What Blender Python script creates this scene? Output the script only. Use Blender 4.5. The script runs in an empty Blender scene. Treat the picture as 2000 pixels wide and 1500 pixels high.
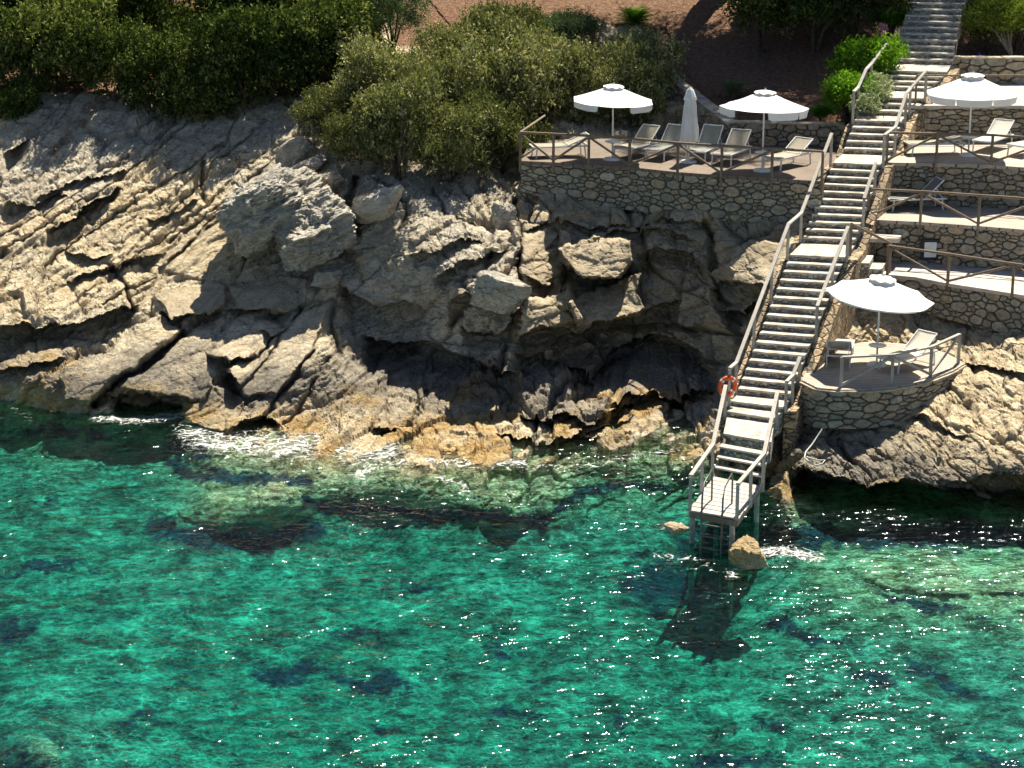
import bpy, math, random
import numpy as np
from mathutils import Vector, Matrix
R = math.radians
random.seed(7); rng = np.random.default_rng(7)
S = bpy.context.scene
# ------------------------------------------------------------------ camera, sky, sun, exposure
H = 18.5; F = 4200.0; PITCH = R(16)
CP, SP = math.cos(PITCH), math.sin(PITCH)
cam = bpy.data.cameras.new('camera'); camo = bpy.data.objects.new('camera', cam); S.collection.objects.link(camo)
cam.lens = F/2000*36; cam.sensor_width = 36; cam.clip_end = 2000; cam.clip_start = 0.5
camo.location = (0, 0, H); camo.rotation_euler = (R(90)-PITCH, 0, 0); S.camera = camo
SUN_E, SUN_A = R(59), R(24)
w = bpy.data.worlds.new("World"); S.world = w; w.use_nodes = True
wn = w.node_tree.nodes; bg = wn['Background']
sky = wn.new('ShaderNodeTexSky'); sky.sky_type = 'NISHITA'; sky.sun_disc = False
sky.sun_elevation = SUN_E; sky.sun_rotation = SUN_A; sky.air_density = .7; sky.dust_density = .4
w.node_tree.links.new(sky.outputs[0], bg.inputs[0]); bg.inputs[1].default_value = 0.05
sl = bpy.data.lights.new('sun', 'SUN'); so = bpy.data.objects.new('sun', sl); S.collection.objects.link(so)
sl.energy = 5.0; sl.angle = R(0.5); sl.color = (1, 0.92, 0.77)
tosun = Vector((math.sin(SUN_A)*math.cos(SUN_E), math.cos(SUN_A)*math.cos(SUN_E), math.sin(SUN_E)))
so.rotation_euler = tosun.to_track_quat('Z', 'Y').to_euler()
S.view_settings.view_transform = 'Standard'; S.view_settings.look = 'None'
S.view_settings.exposure = 1.1; S.view_settings.gamma = 1
S.cycles.max_bounces = 6; S.cycles.diffuse_bounces = 2; S.cycles.glossy_bounces = 2; S.cycles.adaptive_threshold = .03
# ------------------------------------------------------------------ helpers
C = S.collection
def ray(px, py):
    dx = (px-1000)/F; dy = (750-py)/F
    return dx, CP+dy*SP, -SP+dy*CP
def at(px, py, Y):
    d = ray(px, py); t = Y/d[1]; return Vector((d[0]*t, Y, H+d[2]*t))
def onz(px, py, z):
    d = ray(px, py); t = (z-H)/d[2]; return Vector((d[0]*t, d[1]*t, z))
def tag(o, label=None, cat=None, group=None, kind=None):
    if label: o['label'] = label
    if cat: o['category'] = cat
    if group: o['group'] = group
    if kind: o['kind'] = kind
    return o
def empty(name, loc=(0, 0, 0), rz=0, label=None, cat=None, group=None):
    o = bpy.data.objects.new(name, None); C.objects.link(o); o.location = loc; o.rotation_euler = (0, 0, rz)
    o.empty_display_size = .3
    return tag(o, label, cat, group)
def link(name, me, parent=None, mat=None):
    if mat is not None and not me.materials:
        me.materials.append(mat)
    o = bpy.data.objects.new(name, me); C.objects.link(o)
    if parent is not None: o.parent = parent
    return o
def np_mesh(name, V, Fq, mats=(), smooth=False, attrs=None, mi=None):
    """V (n,3); Fq (m,3|4) int array"""
    me = bpy.data.meshes.new(name); V = np.asarray(V, dtype=np.float32); Fq = np.asarray(Fq, dtype=np.int32)
    k = Fq.shape[1]; m = len(Fq)
    me.vertices.add(len(V)); me.vertices.foreach_set('co', V.ravel())
    me.loops.add(m*k); me.loops.foreach_set('vertex_index', Fq.ravel())
    me.polygons.add(m); me.polygons.foreach_set('loop_start', np.arange(m, dtype=np.int32)*k)
    try: me.polygons.foreach_set('loop_total', np.full(m, k, dtype=np.int32))
    except Exception: pass
    for mt in mats: me.materials.append(mt)
    if mi is not None: me.polygons.foreach_set('material_index', np.asarray(mi, dtype=np.int32))
    me.update(calc_edges=True); me.validate()
    me.polygons.foreach_set('use_smooth', np.full(m, bool(smooth)))
    for an, (dom, arr) in (attrs or {}).items():
        a = me.attributes.new(an, 'FLOAT', dom); a.data.foreach_set('value', np.asarray(arr, dtype=np.float32).ravel())
    return me
class MB:
    """collects shapes for one mesh"""
    def __init__(s): s.v = []; s.f = []; s.m = []; s.c = []; s.sm = []
    def poly(s, vs, fs, mi=0, col=0.5, smooth=False):
        b = len(s.v); s.v += [tuple(v) for v in vs]
        for f in fs: s.f.append([b+i for i in f]); s.m.append(mi); s.c.append(col); s.sm.append(smooth)
    def box(s, c, size, rot=None, mi=0, col=.5):
        c = Vector(c); hx, hy, hz = [q/2 for q in size]
        vs = [Vector((x*hx, y*hy, z*hz)) for z in (-1, 1) for y in (-1, 1) for x in (-1, 1)]
        if rot is not None: vs = [rot @ v for v in vs]
        s.poly([v+c for v in vs], [(0, 2, 3, 1), (4, 5, 7, 6), (0, 1, 5, 4), (2, 6, 7, 3), (0, 4, 6, 2), (1, 3, 7, 5)], mi, col)
    def hexa(s, b4, t4, mi=0, col=.5, top_mi=None):
        s.poly(list(b4)+list(t4), [(3, 2, 1, 0), (0, 1, 5, 4), (1, 2, 6, 5), (2, 3, 7, 6), (3, 0, 4, 7)], mi, col)
        s.poly(list(t4), [(0, 1, 2, 3)], mi if top_mi is None else top_mi, col)
    def tube(s, pts, r, n=8, mi=0, cap=True, r2=None, wob=0):
        pts = [Vector(p) for p in pts]; m = len(pts); vs = []
        for i, p in enumerate(pts):
            d = (pts[min(i+1, m-1)]-pts[max(i-1, 0)]).normalized()
            a = d.cross(Vector((0, 0, 1)) if abs(d.z) < .9 else Vector((1, 0, 0))).normalized(); b = d.cross(a)
            rr = r if r2 is None else r+(r2-r)*i/max(1, m-1)
            if wob: rr *= 1+random.uniform(-wob, wob)
            for k in range(n):
                t = 2*math.pi*k/n; vs.append(p+a*(math.cos(t)*rr)+b*(math.sin(t)*rr))
        fs = []
        for i in range(m-1):
            for k in range(n):
                k2 = (k+1) % n; fs.append((i*n+k, i*n+k2, (i+1)*n+k2, (i+1)*n+k))
        s.poly(vs, fs, mi, .5, True)
        if cap: s.poly(vs[:n], [tuple(range(n))[::-1]], mi); s.poly(vs[-n:], [tuple(range(n))], mi)
    def beam(s, p, q, wd, ht, mi=0, up=(0, 0, 1)):
        p, q = Vector(p), Vector(q); d = (q-p); L = d.length; d.normalize()
        a = d.cross(Vector(up))
        if a.length < 1e-4: a = d.cross(Vector((1, 0, 0)))
        a.normalize(); u = a.cross(d)
        rot = Matrix((d, a, u)).transposed()
        s.box((p+q)/2, (L, wd, ht), rot, mi)
    def lathe(s, prof, n=16, c=(0, 0, 0), mi=0, smooth=True):
        c = Vector(c); vs = []
        for r, z in prof:
            for k in range(n):
                t = 2*math.pi*k/n; vs.append(c+Vector((r*math.cos(t), r*math.sin(t), z)))
        fs = [(i*n+k, i*n+(k+1) % n, (i+1)*n+(k+1) % n, (i+1)*n+k) for i in range(len(prof)-1) for k in range(n)]
        s.poly(vs, fs, mi, .5, smooth)
    def build(s, name, mats, parent=None, bevel=0):
        me = bpy.data.meshes.new(name); me.from_pydata(s.v, [], s.f)
        for mt in (mats if isinstance(mats, (list, tuple)) else [mats]): me.materials.append(mt)
        me.polygons.foreach_set('material_index', s.m); me.polygons.foreach_set('use_smooth', s.sm)
        a = me.attributes.new('tone', 'FLOAT', 'FACE'); a.data.foreach_set('value', s.c)
        me.update()
        o = link(name, me, parent)
        if bevel:
            b = o.modifiers.new('bevel', 'BEVEL'); b.width = bevel; b.segments = 1; b.limit_method = 'ANGLE'
        return o
def copy_tree(o, parent=None):
    c = o.copy(); C.objects.link(c); c.parent = parent
    for ch in list(o.children): copy_tree(ch, c)
    return c
# --- numpy noise
PERM = rng.permutation(256); PERM = np.concatenate([PERM, PERM, PERM])
G3 = rng.normal(size=(256, 3)); G3 /= np.linalg.norm(G3, axis=1)[:, None]; G3 = G3.astype(np.float32)
RND = rng.random((256, 4)).astype(np.float32)
def perlin(x, y, z):
    x = np.asarray(x, np.float32); y = np.asarray(y, np.float32); z = np.asarray(z, np.float32)+np.zeros_like(x)
    xi = np.floor(x).astype(np.int32); yi = np.floor(y).astype(np.int32); zi = np.floor(z).astype(np.int32)
    xf, yf, zf = x-xi, y-yi, z-zi
    u, v, ww = [t*t*t*(t*(t*6-15)+10) for t in (xf, yf, zf)]
    xi &= 255; yi &= 255; zi &= 255
    out = 0
    for dx in (0, 1):
        for dy in (0, 1):
            for dz in (0, 1):
                h = PERM[PERM[PERM[(xi+dx) & 255]+((yi+dy) & 255)]+((zi+dz) & 255)]
                g = G3[h]
                d = g[..., 0]*(xf-dx)+g[..., 1]*(yf-dy)+g[..., 2]*(zf-dz)
                out = out+d*(u if dx else 1-u)*(v if dy else 1-v)*(ww if dz else 1-ww)
    return out*1.6
def fbm(x, y, z, o=5, lac=2.03, g=.5):
    a = 1; s = 0; n = 0
    for i in range(o):
        s = s+a*perlin(x, y, z+i*17.3); n += a; a *= g; x = x*lac; y = y*lac; z = z*lac
    return s/n
def ridged(x, y, z, o=5, g=.5):
    a = 1; s = 0; n = 0
    for i in range(o):
        s = s+a*(1-2*np.abs(perlin(x, y, z+i*11.7))); n += a; a *= g; x = x*2.1; y = y*2.1; z = z*2.1
    return s/n
def facet(a, b, seed=0):
    """voronoi cells: returns offset+tilt height and distance to the nearest crack"""
    ai = np.floor(a).astype(np.int32); bi = np.floor(b).astype(np.int32)
    F1 = np.full(a.shape, 9., np.float32); F2 = F1.copy(); hh = np.zeros(a.shape, np.float32)
    for dx in (-1, 0, 1):
        for dy in (-1, 0, 1):
            h = PERM[PERM[(ai+dx+seed*31) & 255]+((bi+dy+seed*7) & 255)]
            r = RND[h]
            vx = ai+dx+.1+.8*r[..., 0]-a; vy = bi+dy+.1+.8*r[..., 1]-b
            d = np.sqrt(vx*vx+vy*vy)
            g1 = RND[(h*7+3) & 255]
            val = .6*(r[..., 2]-.5)+1.35*((g1[..., 0]-.5)*vx+(g1[..., 1]-.5)*vy)
            new = d < F1
            F2 = np.where(new, F1, np.minimum(F2, d)); hh = np.where(new, val, hh); F1 = np.where(new, d, F1)
    return hh, F2-F1
def sstep(a, b, x):
    t = np.clip((x-a)/(b-a), 0, 1); return t*t*(3-2*t)
# ------------------------------------------------------------------ materials
def mat(name):
    m = bpy.data.materials.new(name); m.use_nodes = True; return m, m.node_tree.nodes, m.node_tree.links, m.node_tree.nodes['Principled BSDF']
class N:
    """tiny node builder"""
    def __init__(s, m): s.t = m.node_tree; s.n = s.t.nodes; s.l = s.t.links
    def put(s, sock, v):
        if isinstance(v, bpy.types.NodeSocket): s.l.new(v, sock)
        elif v is not None: sock.default_value = v
    def coord(s, kind='Object', scale=(1, 1, 1), rot=(0, 0, 0)):
        c = s.n.new('ShaderNodeTexCoord'); mp = s.n.new('ShaderNodeMapping'); s.l.new(c.outputs[kind], mp.inputs[0])
        mp.inputs['Scale'].default_value = scale; mp.inputs['Rotation'].default_value = rot; return mp.outputs[0]
    def noise(s, vec, scale, detail=4, rough=.6, dist=0):
        n = s.n.new('ShaderNodeTexNoise'); s.put(n.inputs['Vector'], vec); n.inputs['Scale'].default_value = scale
        n.inputs['Detail'].default_value = detail; n.inputs['Roughness'].default_value = rough; n.inputs['Distortion'].default_value = dist
        return n.outputs[0]
    def noisec(s, vec, scale, detail=2):
        n = s.n.new('ShaderNodeTexNoise'); s.put(n.inputs['Vector'], vec); n.inputs['Scale'].default_value = scale
        n.inputs['Detail'].default_value = detail; return n.outputs[1]
    def vor(s, vec, scale, feat='F1', out=0, rnd=1):
        n = s.n.new('ShaderNodeTexVoronoi'); n.feature = feat; s.put(n.inputs['Vector'], vec); n.inputs['Scale'].default_value = scale
        n.inputs['Randomness'].default_value = rnd; return n.outputs[out]
    def math(s, op, a, b=None, c=None, clamp=False):
        n = s.n.new('ShaderNodeMath'); n.operation = op; n.use_clamp = clamp
        s.put(n.inputs[0], a)
        if b is not None: s.put(n.inputs[1], b)
        if c is not None: s.put(n.inputs[2], c)
        return n.outputs[0]
    def ramp(s, v, stops, interp='LINEAR'):
        n = s.n.new('ShaderNodeValToRGB'); s.put(n.inputs[0], v); e = n.color_ramp.elements; n.color_ramp.interpolation = interp
        while len(e) < len(stops): e.new(.5)
        for i, (p, c) in enumerate(stops):
            e[i].position = p; e[i].color = c if len(c) == 4 else (*c, 1)
        return n.outputs[0]
    def mapr(s, v, a, b, c=0., d=1., smooth=False):
        n = s.n.new('ShaderNodeMapRange'); s.put(n.inputs[0], v)
        n.inputs[1].default_value = a; n.inputs[2].default_value = b; n.inputs[3].default_value = c; n.inputs[4].default_value = d
        if smooth: n.interpolation_type = 'SMOOTHSTEP'
        return n.outputs[0]
    def mix(s, f, a, b, mode='MIX'):
        n = s.n.new('ShaderNodeMix'); n.data_type = 'RGBA'; n.blend_type = mode
        s.put(n.inputs[0], f)
        for k, v in ((6, a), (7, b)):
            if isinstance(v, tuple) and len(v) == 3: v = (*v, 1)
            s.put(n.inputs[k], v)
        return n.outputs[2]
    def add(s, a, b, sc=(1, 1, 1)):
        n = s.n.new('ShaderNodeVectorMath'); n.operation = 'MULTIPLY_ADD'; s.put(n.inputs[0], b); n.inputs[1].default_value = sc; s.put(n.inputs[2], a)
        return n.outputs[0]
    def attr(s, name):
        n = s.n.new('ShaderNodeAttribute'); n.attribute_name = name; return n.outputs['Fac']
    def bump(s, h, strength=.5, dist=.05, normal=None):
        n = s.n.new('ShaderNodeBump'); s.put(n.inputs['Height'], h); n.inputs['Strength'].default_value = strength; n.inputs['Distance'].default_value = dist
        if normal is not None: s.l.new(normal, n.inputs['Normal'])
        return n.outputs[0]
    def sepz(s, vec, i=2):
        n = s.n.new('ShaderNodeSeparateXYZ'); s.l.new(vec, n.inputs[0]); return n.outputs[i]
def simple(name, col, rough=.6, vary=.12, nscale=6, bump=.0, bscale=40, metal=0, spec=.3):
    m, n, l, p = mat(name); b = N(m); co = b.coord()
    f = b.noise(co, nscale, 5)
    c1 = tuple(max(0, c*(1-vary*1.6)) for c in col); c2 = tuple(min(1, c*(1+vary)) for c in col)
    l.new(b.ramp(f, [(.3, c1), (.7, c2)]), p.inputs['Base Color'])
    p.inputs['Roughness'].default_value = rough; p.inputs['Metallic'].default_value = metal
    p.inputs['Specular IOR Level'].default_value = spec
    if bump: l.new(b.bump(b.noise(co, bscale, 4), bump, .02), p.inputs['Normal'])
    return m
# rock / shore / seabed
def rock_material(name, sea=False):
    m, n, l, p = mat(name); b = N(m); co = b.coord()
    z = b.sepz(co)
    big = b.noise(co, .45, 5); mid = b.noise(co, 2.2, 6, .65); fine = b.noise(co, 9, 6, .7)
    tan = b.ramp(mid, [(.3, (.56, .43, .26)), (.5, (.74, .61, .40)), (.72, (.84, .74, .54))])
    grey = b.ramp(mid, [(.3, (.34, .32, .28)), (.52, (.58, .55, .47)), (.75, (.78, .74, .64))])
    g = b.math('ADD', b.attr('grey'), b.math('MULTIPLY', b.math('SUBTRACT', big, .5), 1.1), clamp=True)
    col = b.mix(g, tan, grey)
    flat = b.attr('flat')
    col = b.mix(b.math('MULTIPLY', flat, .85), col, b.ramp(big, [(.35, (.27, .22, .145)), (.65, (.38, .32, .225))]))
    # rust stains
    st = b.mapr(b.noise(b.coord(scale=(1, 1, .6)), 1.3, 6, .7), .58, .72)
    col = b.mix(b.math('MULTIPLY', st, .45), col, (.42, .25, .11))
    # pits and speckle
    pit = b.mapr(fine, .33, .46, .55, 1.0)
    col = b.mix(1.0, col, pit, 'MULTIPLY')
    jt = b.coord(rot=(0, R(-33), 0), scale=(.55, 1, 1.7))
    j1 = b.vor(b.add(jt, b.noisec(co, 1.7, 4), (.5, .5, .5)), 1.5, 'DISTANCE_TO_EDGE'); j2 = b.vor(b.add(jt, b.noisec(co, 5, 3), (.2, .2, .2)), 5.0, 'DISTANCE_TO_EDGE')
    jn = b.math('MULTIPLY', b.mapr(b.noise(co, .9, 3), .4, .6), b.math('MAXIMUM', b.mapr(j1, .022, .004), b.math('MULTIPLY', b.mapr(j2, .05, .01), .6)))
    col = b.mix(b.math('MULTIPLY', jn, .8), col, (.07, .058, .045))
    # darker crevices and ledge undersides carried by the mesh
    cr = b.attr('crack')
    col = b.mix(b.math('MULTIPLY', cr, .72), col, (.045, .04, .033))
    # bands above the water: grey lichen-black belt with painted undercut shade, ochre weed belt
    zz = b.math('ADD', z, b.math('MULTIPLY', b.math('SUBTRACT', b.noise(co, .8, 5), .5), 1.5))
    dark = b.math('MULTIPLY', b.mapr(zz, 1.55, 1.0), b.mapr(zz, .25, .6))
    dark = b.math('MAXIMUM', dark, b.math('MULTIPLY', b.attr('lichen_shade'), b.mapr(mid, .3, .6, 1., .6)))
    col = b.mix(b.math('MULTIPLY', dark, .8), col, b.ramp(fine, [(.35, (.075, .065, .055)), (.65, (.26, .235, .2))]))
    och = b.math('MULTIPLY', b.mapr(zz, .65, .3), b.mapr(zz, -.4, -.05))
    och = b.math('MULTIPLY', och, b.mapr(b.noise(co, .55, 4, .6), .46, .58))
    och = b.math('MAXIMUM', och, b.math('MULTIPLY', b.attr('ochre'), b.mapr(b.noise(co, 1.6, 7, .72), .44, .60, 0., .85)), clamp=True)
    oc = b.ramp(b.noise(co, 3.2, 6, .7), [(.32, (.16, .08, .03)), (.45, (.38, .22, .06)), (.56, (.50, .35, .12)), (.68, (.58, .48, .32))])
    col = b.mix(b.math('MULTIPLY', och, .85), col, oc)
    # below water: pale algae rock, sand, dark seagrass and painted drop shade
    uw = b.mapr(z, -.03, -.18)
    ug = b.ramp(b.noise(co, 3.0, 7, .72), [(.33, (.22, .18, .07)), (.44, (.66, .56, .32)), (.6, (.95, .86, .60))])
    sand = b.ramp(b.noise(co, .8, 9, .8), [(.35, (.05, .08, .07)), (.46, (.27, .31, .24)), (.62, (.80, .80, .66))])
    deep = b.mapr(z, -.6, -1.3)
    ucol = b.mix(deep, ug, sand)
    wd = b.mapr(b.math('ADD', b.attr('weed_shade'), b.math('MULTIPLY', b.math('SUBTRACT', b.noise(co, 2.2, 8, .78), .5), 2.6)), .35, .8)
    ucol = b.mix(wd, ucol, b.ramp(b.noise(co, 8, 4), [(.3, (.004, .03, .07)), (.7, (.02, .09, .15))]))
    col = b.mix(uw, col, ucol)
    # soil on the upper slope
    so_ = b.ramp(b.noise(co, 7, 8, .75), [(.3, (.08, .042, .026)), (.5, (.21, .115, .065)), (.7, (.36, .23, .15))])
    ee = b.mapr(b.math('ADD', b.attr('earth'), b.math('MULTIPLY', b.math('SUBTRACT', b.noise(co, 2.5, 5), .5), .7)), .4, .6)
    col = b.mix(ee, col, so_)
    l.new(col, p.inputs['Base Color'])
    wet = b.mapr(zz, .5, .05)
    l.new(b.mapr(wet, 0., 1., .95, .55), p.inputs['Roughness']); p.inputs['Specular IOR Level'].default_value = .2
    v1 = b.vor(b.add(co, b.noisec(co, 3, 3), (.25, .25, .25)), 3.6, 'DISTANCE_TO_EDGE')
    crk = b.mapr(v1, 0., .05)
    h = b.math('ADD', b.math('MULTIPLY', b.noise(b.coord(rot=(0, R(-33), 0), scale=(1, 1, 2.2)), 5.5, 6, .75), 1.0), b.math('MULTIPLY', crk, .10))
    ff = b.mapr(flat, 0., 1., 1., .25)
    n1 = b.bump(b.math('MULTIPLY', h, ff), 1.0, .15)
    l.new(n1, p.inputs['Normal'])
    return m
M = {}
M['rock'] = rock_material('weathered_rock')
def masonry(name, tint=(.36, .31, .22), scale=3.2, mortar=(.07, .065, .05)):
    m, n, l, p = mat(name); b = N(m); co = b.coord(scale=(1, 1, 1.5))
    cw = b.add(co, b.noisec(co, 2.5, 3), (.18, .18, .18))
    e = b.vor(cw, scale, 'DISTANCE_TO_EDGE'); c = b.vor(cw, scale, 'F1', 1)
    g = b.sepz(c, 0)
    col = b.ramp(g, [(0, tuple(t*.55 for t in tint)), (.5, tint), (1, tuple(min(1, t*1.45) for t in tint))])
    col = b.mix(b.mapr(b.noise(co, 12, 5), .35, .6, .35, 1.), (.09, .085, .07), col)
    col = b.mix(b.mapr(e, .02, .07), mortar, col)
    l.new(col, p.inputs['Base Color']); p.inputs['Roughness'].default_value = .9
    l.new(b.bump(b.math('ADD', b.mapr(e, 0, .12), b.math('MULTIPLY', b.noise(co, 14, 4), .4)), .9, .05), p.inputs['Normal'])
    return m
def stone_faces(name, dark, lightc):
    m, n, l, p = mat(name); b = N(m); co = b.coord()
    t = b.attr('tone')
    mid = tuple((a*.5+c*.5) for a, c in zip(dark, lightc))
    col = b.ramp(t, [(0, dark), (.45, mid), (.62, (mid[0]*1.12, mid[1]*.98, mid[2]*.85)), (.8, (mid[0]*.95, mid[1], mid[2]*1.05)), (1, lightc)])
    col = b.mix(b.mapr(b.noise(co, 7, 7, .7), .3, .62, .7, 0.), col, (.07, .06, .04))
    l.new(col, p.inputs['Base Color']); p.inputs['Roughness'].default_value = .92
    l.new(b.bump(b.noise(co, 16, 6, .7), .8, .05), p.inputs['Normal'])
    return m
M['stone'] = stone_faces('fieldstone', (.24, .215, .155), (.64, .59, .46))
M['stone_cool'] = stone_faces('pale_fieldstone', (.24, .23, .17), (.66, .60, .46))
M['mortar'] = simple('dark_mortar', (.15, .132, .10), .95, .4, 12, .8, 30)
M['step_riser'] = masonry('step_riser_stone', (.60, .55, .46), 6.5, (.24, .22, .18))
M['tread'] = simple('pale_concrete_tread', (.50, .46, .39), .85, .3, 3.2, .35, 30)
M['sidewall'] = masonry('stair_side_masonry', (.46, .33, .19), 3.6)
M['coping'] = simple('stone_coping', (.45, .39, .29), .9, .3, 4, .7, 14)
def wood(name, col, planks=0, axis=0):
    m, n, l, p = mat(name); b = N(m); co = b.coord(scale=(1, 1, 1))
    f = b.noise(b.coord(scale=(.7, 6, 6) if axis == 0 else (6, 6, .7)), 3, 6, .7)
    c = b.ramp(f, [(.3, tuple(q*.6 for q in col)), (.6, col), (.8, tuple(min(1, q*1.25) for q in col))])
    c = b.mix(b.mapr(b.noise(co, .9, 4), .35, .65, .45, 0.), c, tuple(q*.45 for q in col))
    if planks:
        xs = b.sepz(b.coord(scale=(1, 1, 1), rot=(0, 0, R(-8))), 1)
        fr = b.math('FRACT', b.math('MULTIPLY', xs, planks)); gap = b.mapr(b.math('PINGPONG', fr, .5), .0, .07)
        c = b.mix(gap, (.03, .025, .02), c)
        l.new(b.bump(gap, .7, .02), p.inputs['Normal'])
    l.new(c, p.inputs['Base Color']); p.inputs['Roughness'].default_value = .8; p.inputs['Specular IOR Level'].default_value = .25
    return m
M['rail_brown'] = wood('weathered_brown_timber', (.27, .21, .15), axis=1)
M['rail_white'] = wood('bleached_white_timber', (.50, .47, .42), axis=1)
M['deck_wood'] = wood('terrace_planking', (.25, .20, .155), 7)
M['deck_pale'] = wood('pale_terrace_floor', (.52, .46, .38), 5)
M['deck_grey'] = simple('rough_stone_floor', (.50, .45, .40), .9, .2, 3, .5, 12)
M['platform'] = wood('bleached_platform_boards', (.54, .51, .46), 0)
M['metal'] = simple('brushed_steel', (.55, .55, .56), .3, .1, 5, metal=.9)
M['dark_steel'] = simple('weathered_steel', (.16, .15, .14), .4, .2, 5, metal=.5)
M['white_metal'] = simple('white_painted_metal', (.74, .74, .72), .4, .08, 3)
M['sling'] = simple('beige_sling_fabric', (.34, .31, .24), .85, .12, 20, .2, 90)
M['sling_grey'] = simple('grey_sling_fabric', (.24, .25, .22), .85, .12, 20, .2, 90)
M['sling_white'] = simple('cream_sling_fabric', (.66, .62, .53), .85, .1, 20, .2, 90)
M['niche_dark'] = simple('dark_niche_panel', (.02, .02, .025), .5)
M['paper'] = simple('white_sheet', (.72, .76, .78), .6, .05)
M['orange'] = simple('orange_plastic', (.75, .12, .03), .45, .15, 5)
M['redband'] = simple('pale_reflective_band', (.75, .72, .68), .45, .1)
M['rope'] = simple('white_rope', (.62, .60, .54), .8)
M['plaster'] = simple('concrete_foot', (.34, .34, .33), .9, .3, 3, .5, 10)
def cloth():
    m, n, l, p = mat('white_canvas'); b = N(m); co = b.coord()
    n.remove(p); out = n['Material Output']
    d = n.new('ShaderNodeBsdfDiffuse'); t = n.new('ShaderNodeBsdfTranslucent'); mx = n.new('ShaderNodeMixShader')
    c = b.ramp(b.noise(co, 1.8, 5), [(.3, (.78, .79, .78)), (.7, (.88, .88, .86))])
    l.new(c, d.inputs[0]); l.new(c, t.inputs[0]); mx.inputs[0].default_value = .09
    nb = b.bump(b.noise(co, 5, 3), .25, .05); l.new(nb, d.inputs['Normal'])
    l.new(d.outputs[0], mx.inputs[1]); l.new(t.outputs[0], mx.inputs[2]); l.new(mx.outputs[0], out.inputs[0])
    return m
M['cloth'] = cloth()
def leaf(name, c1, c2, c3, trans=.2):
    m, n, l, p = mat(name); b = N(m)
    n.remove(p); out = n['Material Output']
    t = b.attr('tone'); oi = n.new('ShaderNodeObjectInfo')
    f = b.math('ADD', b.math('MULTIPLY', t, .75), b.math('MULTIPLY', oi.outputs['Random'], .25))
    c = b.ramp(f, [(.05, c1), (.5, c2), (.95, c3)])
    d = n.new('ShaderNodeBsdfDiffuse'); tr = n.new('ShaderNodeBsdfTranslucent'); gl = n.new('ShaderNodeBsdfGlossy')
    l.new(c, d.inputs[0]); l.new(b.mix(1., c, (1.0, 1.15, .5), 'MULTIPLY'), tr.inputs[0]); gl.inputs['Roughness'].default_value = .45
    gl.inputs[0].default_value = (.6, .6, .55, 1)
    a = n.new('ShaderNodeMixShader'); a.inputs[0].default_value = trans; l.new(d.outputs[0], a.inputs[1]); l.new(tr.outputs[0], a.inputs[2])
    a2 = n.new('ShaderNodeMixShader'); a2.inputs[0].default_value = .0; l.new(a.outputs[0], a2.inputs[1]); l.new(gl.outputs[0], a2.inputs[2])
    l.new(a2.outputs[0], out.inputs[0]); return m
M['leaf_olive'] = leaf('olive_maquis_leaf', (.03, .043, .017), (.15, .16, .06), (.58, .55, .30))
M['leaf_dark'] = leaf('dark_evergreen_leaf', (.013, .028, .010), (.055, .08, .022), (.42, .44, .14))
M['leaf_grey'] = leaf('grey_green_leaf', (.04, .065, .03), (.10, .14, .07), (.2, .25, .13))
M['leaf_bright'] = leaf('fresh_green_leaf', (.03, .09, .01), (.10, .22, .02), (.26, .42, .05), .4)
M['leaf_yellow'] = leaf('yellow_green_leaf', (.08, .12, .02), (.20, .25, .05), (.38, .42, .10), .35)
M['leaf_varieg'] = leaf('silvery_edged_leaf', (.08, .12, .06), (.3, .34, .2), (.6, .62, .45))
M['petal_pink'] = leaf('pink_petal', (.6, .2, .3), (.75, .35, .45), (.9, .6, .65))
M['petal_blue'] = leaf('blue_petal', (.06, .05, .5), (.12, .1, .7), (.25, .2, .9))
M['bark'] = simple('dark_bark', (.11, .085, .06), .95, .4, 8, .8, 25)
M['bark_pale'] = simple('pale_bark', (.30, .26, .2), .95, .3, 8, .8, 25)
# ------------------------------------------------------------------ the stairs: measured landings (back-left, back-right, front-left, front-right, z)
LAND = [
 ((1790, -52), (1893, -50), (1788, -40), (1892, -38), 11.0),
 ((1742, 124), (1858, 127), (1734, 137), (1849, 140), 8.62),
 ((1704, 176), (1812, 179), (1693, 189), (1803, 192), 8.08),
 ((1678, 224), (1772, 227), (1669, 234), (1764, 237), 7.61),
 ((1647, 300), (1743, 303), (1626, 317), (1721, 321), 6.76),
 ((1567, 474), (1671, 478), (1542, 497), (1650, 502), 4.88),
 ((1441, 770), (1543, 781), (1428, 782), (1530, 795), 2.03),
 ((1420, 813), (1512, 826), (1413, 846), (1506, 862), 1.75),
]
PLAT_Z = .96
NSTEP = [14, 4, 3, 5, 11, 16, 2]
def Lp(i):
    bl, br, fl, fr, z = LAND[i]; return [onz(*q, z) for q in (bl, br, fl, fr)]
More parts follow.
